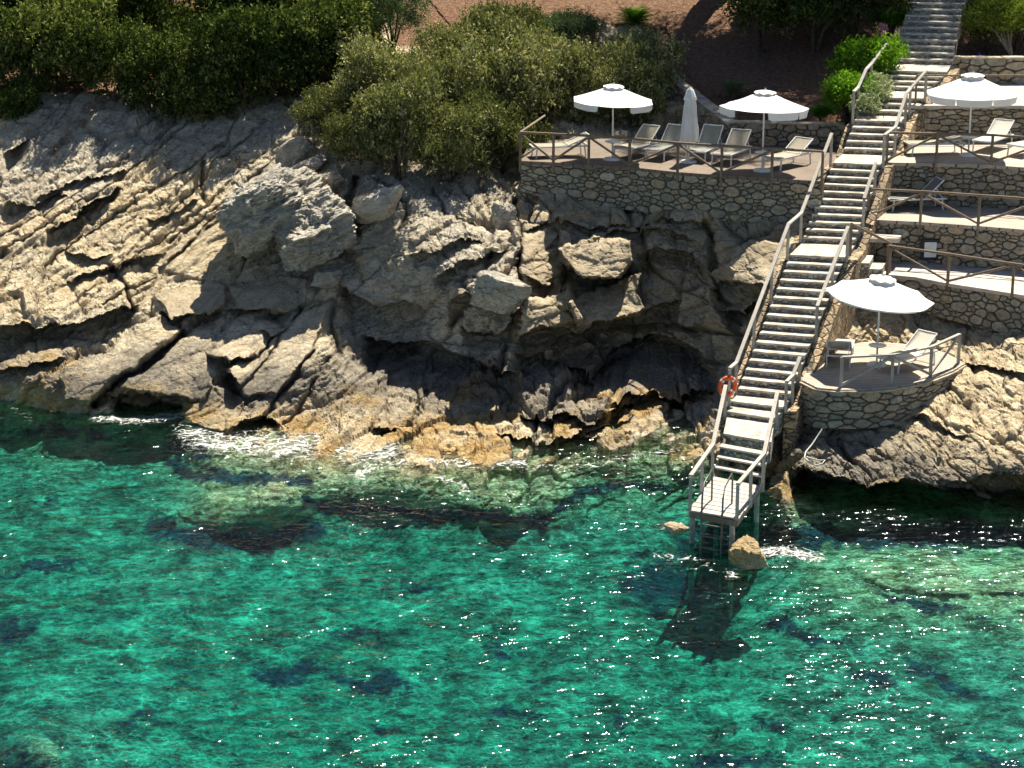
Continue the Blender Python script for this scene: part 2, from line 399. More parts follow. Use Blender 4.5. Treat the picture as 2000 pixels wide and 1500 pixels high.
# ------------------------------------------------------------------ terrain sheet: control depths
CY = [ (60, 770, 61.6), (150, 780, 61.3), (280, 785, 61.1), (400, 800, 60.6), (520, 815, 60.3), (640, 815, 59.9),  # (px, py, Y)
 (-400, 780, 64.0), (-400, 600, 64.9), (-400, 400, 69.3), (-400, 200, 74.2), (-400, 0, 90.0), (-400, -250, 112.0),
 (0, 600, 64.9), (0, 700, 62.8), (0, 400, 69.3), (0, 280, 72.2), (0, 190, 74.5), (0, 60, 83.0), (0, -250, 112.0),
 (150, 600, 64.9), (150, 700, 62.8), (150, 400, 69.3), (160, 270, 72.5), (200, 180, 75.0),
 (300, 600, 64.9), (300, 720, 62.4), (300, 400, 69.3), (300, 300, 71.7), (300, 60, 83.5), (300, -250, 112.0),
 (450, 620, 64.5), (450, 730, 61.2), (450, 500, 67.0), (450, 320, 71.2), (460, 230, 73.5), (560, 60, 83.5),
 (600, 730, 61.2), (600, 600, 64.4), (600, 500, 66.5), (600, 400, 68.8), (600, 280, 71.7), (600, 200, 73.7), (600, -250, 112.0),
 (700, 760, 60.9), (720, 690, 63.2), (720, 600, 65.0), (700, 450, 66.2), (700, 330, 69.0),
 (800, 790, 60.6), (780, 700, 64.0), (800, 620, 64.6), (820, 520, 64.4), (800, 430, 66.0), (820, 350, 68.5), (820, 250, 72.5),
 (900, 800, 60.0), (900, 740, 63.0), (900, 600, 63.4), (880, 480, 64.6), (900, 370, 67.8), (820, 60, 82.5), (900, -250, 108.0),
 (1000, 820, 59.4), (1000, 760, 60.8), (990, 700, 62.8), (980, 600, 62.2), (980, 500, 64.0), (1000, 400, 67.6), (1000, 330, 70.5), (1000, 250, 74.0),
 (1100, 830, 59.1), (1100, 770, 60.0), (1100, 700, 63.6), (1100, 600, 64.0), (1100, 500, 65.3), (1100, 406, 66.75), (1100, 380, 68.0),
 (1200, 840, 58.7), (1200, 780, 59.9), (1220, 720, 63.6), (1220, 620, 64.4), (1200, 520, 65.2), (1200, 408, 66.1), (1200, 380, 67.7),
 (1300, 860, 57.9), (1300, 790, 61.6), (1320, 700, 63.5), (1320, 600, 64.4), (1320, 500, 65.2), (1330, 414, 65.5), (1330, 380, 67.0),
 (1400, 870, 57.5), (1400, 760, 62.0), (1420, 640, 62.9), (1430, 520, 64.2), (1450, 424, 64.6), (1450, 385, 66.0),
 (1500, 850, 56.3), (1500, 700, 58.6), (1540, 560, 61.0), (1560, 428, 63.9),
 (1600, 860, 55.3), (1600, 920, 54.4), (1600, 760, 57.0), (1640, 640, 60.5),
 (1700, 850, 55.2), (1700, 920, 53.8), (1720, 760, 57.3), (1740, 660, 61.0), (1740, 600, 62.0), (1800, 840, 55.0),
 (1800, 760, 56.8), (1800, 900, 53.5), (1900, 900, 53.1), (1900, 800, 55.2), (1890, 700, 58.0), (1890, 650, 60.5), (1880, 600, 62.2),
 (2000, 900, 53.0), (2000, 800, 55.0), (2000, 700, 57.4), (2000, 650, 59.6), (2000, 600, 61.5),
 (2350, 900, 53.0), (2350, 800, 55.0), (2350, 680, 58.5), (2350, 600, 61.5), (2350, 480, 65.0), (2350, 350, 67.5), (2350, 250, 72.0),
 (1750, 500, 64.5), (2000, 500, 65.0), (1800, 400, 67.0), (2000, 400, 67.5), (1800, 300, 70.0), (2000, 300, 70.5), (1850, 220, 73.5), (2050, 220, 74.0),
 (1850, 130, 78.5), (2050, 130, 79.0), (2350, 130, 80.0), (1850, 0, 84.0), (2100, -60, 88.0), (2000, -250, 103.0),
 (1100, 290, 71.0), (1250, 290, 71.0), (1400, 290, 70.6), (1550, 290, 70.3), (1640, 260, 70.8), (1600, 240, 72.0), (1450, 238, 72.2),
 (1300, 240, 74.0), (1200, 240, 74.5), (1300, 150, 77.5), (1500, 150, 76.4), (1650, 150, 75.5), (1700, 80, 79.0), (1500, 60, 81.0), (1300, 60, 82.0), (1500, -60, 88.0), (1400, -250, 104.0),
 (1050, 120, 79.0), (1150, -60, 89.0), (1700, -60, 88.0),
]
CZ = [  # (px, py, z) water line and sea floor
 (-400, 800, 0), (-400, 900, -1.2), (-400, 1200, -2.0), (-400, 1800, -3),
 (0, 772, .05), (60, 800, -.15), (20, 850, -1.1), (120, 812, 0), (200, 812, 0), (190, 875, -1.2), (300, 872, -1.2), (350, 830, -.1), (270, 815, -.1),
 (430, 832, 0), (430, 880, -.15), (350, 900, -1.0), (450, 912, -.15), (470, 937, -.8), (500, 975, -.16), (430, 990, -.2), (560, 975, -.14), (480, 1052, -1.5), (560, 1060, -1.5), (330, 1010, -1.15),
 (600, 850, -.05), (560, 900, -.15), (650, 930, -.15), (640, 952, -.35), (640, 1012, -1.35), (720, 1005, -1.35), (720, 950, -.32),
 (740, 862, 0), (760, 910, -.12), (800, 945, -.14), (860, 968, -.35), (850, 1025, -1.35), (900, 885, .0), (920, 930, -.12), (980, 970, -.13), (1000, 992, -.28), (1030, 1050, -1.4), (960, 1050, -1.4),
 (1000, 895, .03), (1080, 920, -.1), (1085, 965, -.2), (1140, 985, -1.1), (1100, 1045, -1.4), (1120, 895, .0), (1220, 890, 0), (1200, 960, -1.1), (1280, 880, 0), (1280, 920, -.25), (1320, 960, -.9), (1340, 900, -.1), (1240, 1005, -1.1),
 (1400, 960, -.7), (1420, 1010, -1.2), (1500, 980, -.1), (1560, 995, .05), (1640, 1003, .05), (1720, 998, .1), (1800, 1000, 0), (1900, 1005, 0), (2000, 1010, 0), (2350, 1005, 0),
 (1530, 1065, -1.2), (1650, 1065, -1.1), (1750, 1065, -1.1), (1900, 1060, -1.0), (2000, 1060, -1.0),
 (1600, 1115, -.6), (1720, 1110, -.3), (1850, 1120, -.28), (1980, 1130, -.25), (2300, 1135, -.3), (1700, 1190, -.8), (1900, 1195, -.7), (1700, 1230, -1.2), (1900, 1240, -1.15), (1500, 1180, -1.4), (1380, 1140, -2.0),
 (300, 1100, -1.6), (100, 1000, -1.35), (600, 1150, -1.7), (900, 1150, -1.55), (1200, 1120, -1.45), (1300, 1050, -1.35),
 (0, 1300, -2.1), (400, 1300, -2.0), (800, 1300, -1.9), (1200, 1300, -1.7), (1600, 1300, -1.4), (2000, 1300, -1.25), (2350, 1300, -1.3),
 (0, 1500, -2.4), (80, 1470, -1.0), (400, 1550, -2.3), (800, 1550, -2.2), (1200, 1550, -2.0), (1600, 1550, -1.7), (2000, 1550, -1.5), (2350, 1550, -1.6),
 (0, 1800, -3.0), (700, 1800, -2.9), (1400, 1800, -2.6), (2000, 1800, -2.2), (2350, 1800, -2.3),
]
cp = [(a, b_, y) for a, b_, y in CY]+[(a, b_, onz(a, b_, z).y) for a, b_, z in CZ]
cp = np.array(cp, dtype=float)
def base_trend(py): return np.interp(py, [-250, 0, 200, 400, 600, 780, 900, 1100, 1300, 1550, 1800], [110, 85, 74, 67.5, 63.2, 60.5, 57.5, 53.5, 49, 42, 34.5])
def tps(cp, gx, gy):
    X = cp[:, :2]/100.; v = cp[:, 2]-base_trend(cp[:, 1]); n = len(X)
    d = np.sqrt(((X[:, None]-X[None])**2).sum(-1))+1e-9
    K = d+np.zeros_like(d)      # linear radial kernel: no overshoot
    K = K-np.eye(n)*.15
    A = np.zeros((n+1, n+1)); A[:n, :n] = K; A[:n, n] = 1; A[n, :n] = 1
    sol = np.linalg.solve(A, np.append(v, 0))
    q = np.stack([gx.ravel(), gy.ravel()], 1)/100.
    out = np.zeros(len(q))
    for i in range(0, len(q), 4000):
        dd = np.sqrt(((q[i:i+4000, None]-X[None])**2).sum(-1)); out[i:i+4000] = dd @ sol[:n]+sol[n]
    return out.reshape(gx.shape)+base_trend(gy)
cgx = np.arange(-420, 2461, 16.); cgy = np.arange(-260, 1821, 16.)
CG = tps(cp, *np.meshgrid(cgx, cgy))
kern = np.array([1, 2, 1])/4.
for _ in range(2):
    P_ = np.pad(CG, 1, mode='edge'); CG = (P_[1:-1, :-2]+2*P_[1:-1, 1:-1]+P_[1:-1, 2:])/4
    P_ = np.pad(CG, 1, mode='edge'); CG = (P_[:-2, 1:-1]+2*P_[1:-1, 1:-1]+P_[2:, 1:-1])/4
def bilerp(gx, gy):
    fx = np.clip((gx-cgx[0])/16., 0, len(cgx)-1.001); fy = np.clip((gy-cgy[0])/16., 0, len(cgy)-1.001)
    ix = fx.astype(int); iy = fy.astype(int); tx = fx-ix; ty = fy-iy
    return (CG[iy, ix]*(1-tx)+CG[iy, ix+1]*tx)*(1-ty)+(CG[iy+1, ix]*(1-tx)+CG[iy+1, ix+1]*tx)*ty
# ledges: (points left to right, m toward viewer above, fade px above, m away below, fade px below)
LEDGES = [
 ([(-400, 640), (0, 640), (60, 634), (150, 630), (215, 612), (275, 588)], .35, 50, 1.3, 45),
 ([(-400, 715), (0, 720), (70, 716), (130, 700)], .2, 30, .5, 16),
 ([(0, 405), (60, 395), (110, 372), (140, 380)], .2, 30, .4, 22),
 ([(90, 455), (150, 425), (165, 400), (240, 362)], .5, 60, .9, 22),
 ([(60, 385), (130, 350), (200, 335), (255, 330)], .2, 30, .5, 16),
 ([(0, 300), (20, 290), (60, 262)], .3, 30, .8, 28),
 ([(120, 498), (190, 500), (225, 492)], .2, 30, .45, 14),
 ([(120, 560), (160, 530), (230, 522), (270, 505), (330, 500)], .2, 30, .5, 18),
 ([(280, 435), (300, 430), (370, 402), (400, 380)], .1, 20, .3, 12),
 ([(300, 612), (340, 617), (400, 608), (445, 596)], .3, 40, .6, 16),
 ([(440, 600), (480, 602), (530, 612), (560, 604)], .25, 40, .5, 14),
 ([(405, 690), (440, 705), (490, 695), (500, 680)], .2, 30, .5, 14),
 ([(505, 640), (530, 660), (560, 645)], .2, 30, .4, 12),
 ([(212, 776), (240, 768), (285, 765), (330, 782), (378, 778)], .3, 40, 1.2, 28),
 ([(425, 722), (450, 735), (470, 752), (480, 770)], .3, 30, 1.0, 34),
 ([(452, 830), (500, 822), (530, 818), (560, 836)], .2, 30, .7, 22),
 ([(655, 560), (690, 572), (740, 600), (790, 585), (830, 600)], .4, 60, .8, 80),
 ([(700, 660), (760, 668), (830, 668), (900, 690), (960, 725), (1020, 742)], .3, 50, 1.1, 60),
 ([(640, 470), (690, 500), (700, 520)], .2, 40, .5, 30),
 ([(850, 545), (890, 520), (960, 500), (990, 490)], .35, 40, .6, 20),
 ([(800, 505), (850, 498), (905, 470), (950, 465)], .25, 30, .4, 14),
 ([(880, 600), (930, 575), (980, 600), (1018, 585)], .3, 40, .5, 18),
 ([(900, 640), (950, 650), (985, 640), (1020, 600)], .5, 60, .9, 40),
 ([(1005, 655), (1050, 640), (1130, 648), (1180, 628), (1240, 618), (1290, 592), (1340, 588)], .4, 50, .9, 36),
 ([(1008, 542), (1060, 556), (1085, 545)], .3, 60, .6, 18),
 ([(1082, 515), (1120, 543), (1180, 548), (1215, 545), (1238, 512)], .6, 50, .8, 24),
 ([(1150, 470), (1210, 452), (1280, 450), (1340, 462), (1370, 480)], .2, 26, .35, 12),
 ([(1240, 500), (1300, 486), (1350, 490), (1385, 520), (1400, 560)], .35, 36, .6, 18),
 ([(1010, 455), (1090, 440), (1180, 445), (1260, 430), (1400, 445)], .15, 24, .3, 10),
 ([(1155, 716), (1200, 672), (1260, 650), (1320, 660), (1370, 695), (1405, 730)], .5, 40, .9, 30),
 ([(1180, 640), (1250, 628), (1320, 632), (1380, 650)], .2, 20, .35, 10),
 ([(1000, 700), (1080, 708), (1150, 715), (1170, 735)], .35, 36, .7, 34),
 ([(1180, 765), (1260, 762), (1330, 775), (1400, 760)], .3, 50, .9, 70),
 ([(1010, 798), (1060, 800), (1110, 806), (1145, 822), (1190, 806), (1230, 775), (1275, 790)], .3, 50, .8, 34),
 ([(960, 842), (1010, 845), (1080, 862), (1110, 858), (1150, 862), (1175, 855)], .2, 30, .6, 16),
 ([(1110, 862), (1150, 850), (1190, 830), (1240, 812)], .1, 20, .5, 10),
 ([(715, 838), (760, 842), (800, 830)], .15, 20, .5, 12),
 ([(1405, 548), (1440, 556), (1480, 560), (1510, 545)], .6, 60, 1.0, 40),
 ([(1420, 612), (1460, 610), (1500, 580)], .3, 20, 1.0, 60),
 ([(1535, 905), (1590, 930), (1650, 945), (1700, 940), (1760, 936), (1830, 952), (1880, 940), (1930, 922), (2000, 926), (2350, 915)], .3, 60, 1.7, 60),
 ([(1690, 778), (1760, 800), (1830, 830), (1900, 850)], .12, 24, .3, 8),
 ([(1880, 700), (1930, 722), (2000, 735), (2100, 740)], .15, 24, .4, 10),
]
# vertical or steep cracks: (points, width px, depth)
CRACKS = [
 ([(1006, 395), (1010, 470), (1004, 560), (1018, 600)], 6, .7), ([(350, 650), (300, 700), (240, 745), (190, 790)], 7, 1.0),
 ([(655, 590), (648, 640), (660, 700)], 7, .5), ([(690, 340), (680, 400), (700, 460)], 8, .9), ([(800, 830), (812, 800), (830, 770)], 6, .6),
 ([(610, 690), (560, 760), (520, 820)], 4, .35), ([(640, 700), (600, 770), (560, 830)], 4, .3), ([(590, 600), (540, 680), (470, 760)], 3, .25),
 ([(520, 240), (430, 320), (330, 420), (230, 520)], 3, .2), ([(600, 260), (480, 360), (330, 470)], 3, .22), ([(460, 380), (330, 520), (240, 600)], 3, .2),
 ([(750, 350), (790, 400), (780, 450)], 4, .35), ([(850, 360), (870, 420), (930, 440)], 4, .35), ([(935, 350), (960, 420)], 4, .3),
 ([(1380, 440), (1400, 480), (1395, 540), (1440, 600)], 5, .4), ([(560, 380), (520, 440), (480, 500)], 5, .3),
 ([(1640, 860), (1670, 900), (1650, 940)], 4, .2), ([(1560, 300), (1550, 380)], 3, .1), ([(960, 500), (930, 590), (880, 640)], 5, .4),
 ([(395, 320), (392, 350), (398, 385)], 6, .5), ([(210, 520), (250, 560), (260, 600)], 6, .5), ([(560, 330), (470, 400), (380, 470), (300, 540), (200, 600)], 3, .25), ([(440, 280), (330, 350), (200, 440), (90, 520)], 3, .25), ([(380, 240), (260, 330), (120, 420), (0, 500)], 3, .22), ([(520, 300), (420, 380), (300, 480), (160, 580)], 2.5, .18), ([(250, 300), (130, 390), (0, 460)], 2.5, .2),
]
# raised smooth slabs: (polygon, raise m, noise kept)
SLABS = [
 ([(118, 742), (210, 680), (300, 612), (325, 618), (350, 650), (262, 730), (190, 786), (120, 790)], .45, .25),
 ([(302, 575), (360, 555), (430, 548), (446, 596), (400, 608), (330, 618)], .35, .15),
 ([(445, 560), (520, 540), (600, 545), (600, 590), (560, 606), (470, 604)], .30, .2),
 ([(412, 690), (450, 640), (520, 625), (560, 640), (500, 690), (450, 706)], .30, .3),
 ([(440, 722), (510, 690), (590, 610), (650, 600), (600, 700), (540, 770), (470, 765)], .35, .25),
 ([(230, 760), (340, 655), (440, 660), (430, 720), (400, 775), (290, 765)], .25, .3),
 ([(375, 790), (410, 745), (480, 775), (470, 830), (420, 835), (360, 825)], .35, .4),
 ([(300, 520), (345, 470), (440, 440), (510, 470), (440, 500), (380, 540)], .1, .35),
 ([(1020, 590), (1110, 570), (1140, 625), (1060, 645), (1015, 650)], 1.3, .35),
 ([(1110, 590), (1150, 570), (1250, 535), (1245, 575), (1260, 605), (1190, 630), (1130, 640)], 1.0, .15),
 ([(1012, 440), (1100, 440), (1060, 500), (1090, 540), (1050, 555), (1010, 530)], .25, .35),
 ([(1090, 485), (1160, 462), (1230, 470), (1236, 510), (1210, 545), (1120, 543)], 1.5, .45),
 ([(1190, 705), (1280, 655), (1360, 690), (1390, 730), (1300, 755), (1210, 755)], -.3, .3),
 ([(1430, 500), (1465, 470), (1560, 470), (1540, 545), (1480, 560), (1410, 545)], 1.2, .35),
 ([(445, 350), (500, 330), (560, 350), (640, 400), (560, 480), (480, 470), (440, 430)], 0, .8),
 ([(540, 880), (720, 860), (1080, 890), (1090, 960), (1000, 1000), (860, 960), (640, 950)], .0, .8),
 ([(340, 990), (420, 962), (540, 948), (596, 965), (590, 1000), (500, 1022), (430, 1020), (350, 1010)], .12, .9),
 ([(1620, 1085), (1760, 1075), (2050, 1100), (2050, 1160), (1850, 1165), (1700, 1140)], .15, .8),
 ([(-60, 1445), (60, 1432), (110, 1460), (110, 1520), (-60, 1540)], .9, .9),
]
def polymask(px, py, poly, feather):
    ins = np.zeros(px.shape, bool); dist = np.full(px.shape, 1e9, np.float32); n = len(poly)
    xs = [p[0] for p in poly]; ys = [p[1] for p in poly]
    sel = (px > min(xs)-40) & (px < max(xs)+40) & (py > min(ys)-40) & (py < max(ys)+40)
    X = px[sel]; Y = py[sel]; I = np.zeros(X.shape, bool); D = np.full(X.shape, 1e9)
    for i in range(n):
        x1, y1 = poly[i]; x2, y2 = poly[(i+1) % n]
        c = ((y1 > Y) != (y2 > Y)) & (X < (x2-x1)*(Y-y1)/((y2-y1) or 1e-9)+x1); I ^= c
        t = np.clip(((X-x1)*(x2-x1)+(Y-y1)*(y2-y1))/((x2-x1)**2+(y2-y1)**2), 0, 1)
        D = np.minimum(D, np.hypot(X-x1-t*(x2-x1), Y-y1-t*(y2-y1)))
    out = np.zeros(px.shape, np.float32); out[sel] = sstep(-feather, feather, np.where(I, D, -D)); return out
def segdist(px, py, pts):
    D = np.full(px.shape, 1e9)
    for (x1, y1), (x2, y2) in zip(pts[:-1], pts[1:]):
        t = np.clip(((px-x1)*(x2-x1)+(py-y1)*(y2-y1))/((x2-x1)**2+(y2-y1)**2), 0, 1)
        D = np.minimum(D, np.hypot(px-x1-t*(x2-x1), py-y1-t*(y2-y1)))
    return D
def blob(px, py, cx, cy, rx, ry, ang=0):
    c, s = math.cos(R(ang)), math.sin(R(ang)); dx = px-cx; dy = py-cy
    return np.clip(1.3-np.sqrt(((dx*c+dy*s)/rx)**2+((-dx*s+dy*c)/ry)**2), 0, 1)
# footprints that cut the ground: (xy polygon, z)
CUTS = []
def inpoly(X, Y, poly):
    I = np.zeros(X.shape, bool); n = len(poly)
    for i in range(n):
        x1, y1 = poly[i]; x2, y2 = poly[(i+1) % n]
        I ^= ((y1 > Y) != (y2 > Y)) & (X < (x2-x1)*(Y-y1)/((y2-y1) or 1e-9)+x1)
    return I
# terrace outlines (front edge pixels on the deck height, then a back line)
TZ = dict(TL=6.5, T1=2.5, T2=4.1, T3=5.37, T4=6.72, T5=7.9)
E_TL = [onz(a, b_, 6.5) for a, b_ in ((1017, 313), (1082, 316), (1151, 320), (1231, 325), (1325, 335), (1410, 341), (1508, 347), (1606, 353))]
B_TL = [at(1640, 300, 69.0), at(1650, 288, 70.3), at(1430, 285, 70.6), at(1300, 285, 71.5), at(1200, 285, 71.8), at(1040, 290, 71.6)]
E_T4 = [onz(a, b_, 6.72) for a, b_ in ((1722, 316), (1827, 318), (1933, 321), (2000, 326), (2350, 348))]
B_T4 = [at(2380, 250, 70), at(1765, 250, 70)]
E_T3 = [onz(a, b_, 5.37) for a, b_ in ((1690, 427), (1797, 432), (1910, 440), (2000, 447), (2350, 476))]
B_T3 = [at(2380, 400, 65.8), at(1715, 400, 65.8)]
E_T2 = [onz(a, b_, 4.1) for a, b_ in ((1727, 534), (1790, 540), (1853, 552), (1920, 562), (2000, 575), (2350, 632))]
B_T2 = [at(2380, 500, 63.6), at(1680, 500, 63.6), at(1690, 520, 62.6)]
E_T1 = [onz(a, b_, 2.5) for a, b_ in ((1567, 742), (1597, 757), (1641, 761), (1700, 760), (1743, 756), (1790, 748), (1822, 739), (1860, 724), (1884, 710))]
B_T1 = [onz(1850, 690, 2.5), onz(1780, 672, 2.5), onz(1690, 668, 2.5), onz(1600, 680, 2.5)]
E_T5 = [at(px, 200, 70.0) for px in (1768, 1880, 2000, 2380)]
for E, B, z in ((E_TL, B_TL, 6.5), (E_T4, B_T4, 6.72), (E_T3, B_T3, 5.37), (E_T2, B_T2, 4.1), (E_T1, B_T1, 2.5)):
    CUTS.append(([(p.x, p.y) for p in E+B], z-.18))
CUTS.append(([(p.x, p.y) for p in E_T5]+[(24, 75.1), (14.0, 75.1)], 7.7))
def stair_cut(X, Y, Z):
    for i in range(7):
        a = Lp(i); b_ = Lp(i+1)
        q = [a[0], a[1], b_[1], b_[0]]
        c = sum(q, Vector())/4
        q = [(c.x+(v.x-c.x)*1.12, c.y+(v.y-c.y)*1.02) for v in q]
        I = inpoly(X, Y, q)
        y1, y2 = a[2].y, b_[0].y
        zs = a[2].z+(b_[0].z-a[2].z)*np.clip((y1-Y)/(y1-y2+1e-6), 0, 1)-.55
        Z[...] = np.where(I & (Z > zs), zs, Z)
def terrain(px0, px1, py0, py1, step):
    ax = np.arange(px0, px1+.1, step); ay = np.arange(py0, py1+.1, step)
    px, py = np.meshgrid(ax, ay)
    Yb = bilerp(px, py)
    dX = (px-1000)/F; dY = (750-py)/F
    def unproj(Yv): t = Yv/(CP+dY*SP); return np.stack([dX*t, Yv, H+(-SP+dY*CP)*t], -1)
    P0 = unproj(Yb)
    u = px/66.; v = py/66.
    w1 = fbm(u*.9, v*.9, 3.1, 4); w2 = fbm(u*.9, v*.9, 9.7, 4)
    w3 = .6*fbm(u*4, v*4, 5.5, 3); w4 = fbm(u*4, v*4, 15.5, 3)
    qx = px+18*w1+7*w3; qy = py+16*w2+6*w4
    keep = np.ones(px.shape, np.float32); dY_ = np.zeros(px.shape, np.float32)
    crack = np.zeros(px.shape, np.float32)
    for poly, up, kp in SLABS:
        mk = polymask(qx, qy, poly, 2.2); dY_ -= up*mk; keep = keep*(1-mk)+kp*mk
    for pts, ua, fa, db, fb in LEDGES:
        xs = np.array([p[0] for p in pts], float); ys = np.array([p[1] for p in pts], float)
        yl = np.interp(qx, xs, ys); dv = qy-yl
        tap = sstep(0, 26, qx-xs[0])*sstep(0, 26, xs[-1]-qx)
        ab = np.where(dv < 0, np.clip(1+dv/(1.7*fa), 0, 1), 0); be = np.where(dv >= 0, np.clip(1.25-dv/fb*.62, 0, 1), 0)
        dY_ += tap*(-ua*ab+db*np.minimum(be, 1))
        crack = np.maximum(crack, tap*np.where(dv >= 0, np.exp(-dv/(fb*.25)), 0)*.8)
    for pts, wd, dp in CRACKS:
        d = segdist(qx, qy, pts); k = np.exp(-(d/wd)**2); dY_ += dp*k; crack = np.maximum(crack, k*.7)
    P = unproj(Yb+dY_)
    # normals of the smooth sheet
    gx = np.gradient(P0, axis=1); gy = np.gradient(P0, axis=0); Nn = np.cross(gy, gx); Nn /= np.linalg.norm(Nn, axis=2, keepdims=True)+1e-9
    Nn *= np.sign(Nn[..., 2:3]+1e-9)
    def rot(a): c, s = math.cos(R(a)), math.sin(R(a)); return u*c+v*s, -u*s+v*c
    wl = sstep(1000, 620, px+60*w1)               # bedded, diagonal on the left
    wr = sstep(1500, 1700, px)                    # bedded the other way at right
    midf = polymask(qx, qy, [(1010, 390), (1580, 390), (1450, 700), (1010, 690)], 30)
    d = np.zeros(px.shape, np.float32); ce = np.zeros(px.shape, np.float32)
    for wt, ang, st in ((wl, -34, 2.6), ((1-wl)*(1-wr), -20, 1.3), (wr, 32, 2.2)):
        if wt.max() <= 0: continue
        a, b_ = rot(ang); a = a+.25*w1+.06*w3; b_ = b_+.25*w2+.06*w4
        for k, (sc, am, cr, cw) in enumerate(((2.3, .42, .20, .05), (.95, .19, .12, .07), (.42, .085, .05, .09), (.19, .035, .02, .12))):
            h, e = facet(a/(sc*st**.5), b_/(sc/st**.5), k+1)
            am = am*(1-(.8, .72, .5, .2)[k]*wl-(.7, .6, .3, .1)[k]*wr-.3*midf); cr = cr*(1-.35*wl-.35*wr); d += wt*am*h*2; ck = np.exp(-(e/cw)**2); d -= wt*cr*ck*.6
            if k < 3: ce = np.maximum(ce, wt*ck*(.55, .4, .25)[k])
    # stepped bedding: layers that rise slowly and break off on their lower side
    for wt, ang, specs in ((wl, -33, ((.62, .26), (1.7, .12), (4.6, .035))), ((1-wl)*(1-wr), -10, ((.75, .15), (2.1, .06), (5.2, .02))), (wr, 30, ((.7, .05), (2.2, .03)))):
        a, b_ = rot(ang)
        for k, (fq, am) in enumerate(specs):
            ph = b_*fq+1.1*fbm(a*.33*fq**.5, b_*.5*fq**.5, 3.3+k*5, 3)+.12*w3
            fr_ = ph-np.floor(ph); on = sstep(-.12, .2, fbm(a*.5*fq**.6, b_*1.1*fq**.6, 8.1+k*3, 3))
            d += wt*am*on*(np.where(fr_ < .93, fr_/.93, (1-fr_)/.07)-.5)*(1+.35*midf)
            ce = np.maximum(ce, wt*on*.35*np.exp(-((fr_-.985)/.03)**2)*(1 if k < 2 else .5))
    r1 = ridged(P0[..., 0]*1.1, P0[..., 1]*.7, P0[..., 2]*1.6, 5)
    d += .10*r1*(1-.5*wl)*(1-.6*wr)+.05*fbm(P0[..., 0]*4, P0[..., 1]*3, P0[..., 2]*6, 4)
    sea = sstep(.1, -.8, P0[..., 2]); d *= 1-.72*sea
    # gentler on soil
    earth = np.clip(polymask(qx, qy, [(680, -300), (780, 95), (860, 80), (1000, 30), (1250, 60), (1320, 160), (1420, 250), (1660, 275), (1700, 200), (1790, -300)], 14), 0, 1)
    earth = np.maximum(earth, polymask(qx, qy, [(1860, -300), (1860, 150), (2460, 150), (2460, -300)], 8))
    earth = np.maximum(earth, sstep(205, 170, qy)*sstep(720, 660, qx)*.9)
    earth = np.maximum(earth, .5*polymask(qx, qy, [(85, 300), (150, 215), (230, 150), (225, 190), (140, 270), (110, 310)], 8))
    d *= keep*(1-.8*np.clip(earth, 0, 1)); 
    P = P+Nn*d[..., None]
    # terraces and stairs are cut into the slope
    X, Y, Z = P[..., 0], P[..., 1], P[..., 2].copy()
    for poly, zc in CUTS:
        I = inpoly(X, Y, poly); Z = np.where(I & (Z > zc), zc, Z)
    stair_cut(X, Y, Z)
    P[..., 2] = Z
    grey = .02+.6*np.clip(polymask(qx, qy, [(430, 320), (560, 300), (1010, 330), (1030, 600), (1000, 760), (640, 760), (660, 560), (500, 520)], 25)
        + polymask(qx, qy, [(0, 180), (700, 170), (560, 290), (250, 300), (200, 380), (0, 420)], 25)
        + .9*polymask(qx, qy, [(1030, 720), (1420, 700), (1420, 900), (1030, 880)], 25)+.8*polymask(qx, qy, [(1530, 830), (1740, 830), (1700, 960), (1520, 960)], 20), 0, 1)
    grey = np.clip(grey+.3*polymask(qx, qy, [(120, 600), (650, 600), (650, 800), (120, 800)], 20), 0, 1)
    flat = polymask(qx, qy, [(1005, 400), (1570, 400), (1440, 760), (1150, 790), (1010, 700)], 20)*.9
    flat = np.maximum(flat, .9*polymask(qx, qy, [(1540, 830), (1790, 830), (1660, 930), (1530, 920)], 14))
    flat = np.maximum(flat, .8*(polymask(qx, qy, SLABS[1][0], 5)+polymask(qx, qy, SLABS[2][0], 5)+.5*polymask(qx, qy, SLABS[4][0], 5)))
    weed_shade = np.zeros(px.shape)  # seagrass beds, with shade along drops and undercuts painted in
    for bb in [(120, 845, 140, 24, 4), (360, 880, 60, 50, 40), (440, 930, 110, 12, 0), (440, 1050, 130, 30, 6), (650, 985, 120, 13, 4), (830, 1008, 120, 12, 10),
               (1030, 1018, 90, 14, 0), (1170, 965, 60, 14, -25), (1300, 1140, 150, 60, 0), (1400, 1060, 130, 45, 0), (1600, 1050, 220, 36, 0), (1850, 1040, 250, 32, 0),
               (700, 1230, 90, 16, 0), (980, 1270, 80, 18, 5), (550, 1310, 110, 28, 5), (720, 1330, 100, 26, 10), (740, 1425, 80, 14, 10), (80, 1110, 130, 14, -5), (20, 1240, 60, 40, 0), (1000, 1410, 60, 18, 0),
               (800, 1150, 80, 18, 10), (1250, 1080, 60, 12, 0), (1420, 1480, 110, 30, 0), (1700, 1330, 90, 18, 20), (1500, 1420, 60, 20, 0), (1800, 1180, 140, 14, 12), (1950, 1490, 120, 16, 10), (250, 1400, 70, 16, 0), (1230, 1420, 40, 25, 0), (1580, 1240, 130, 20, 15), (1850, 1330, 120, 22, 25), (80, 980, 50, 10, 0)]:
        weed_shade = np.maximum(weed_shade, blob(px+75*w1+30*w3, py+34*w2+14*w4, *bb)*(1 if bb[2] > 95 else .8))
    ochre = np.zeros(px.shape)
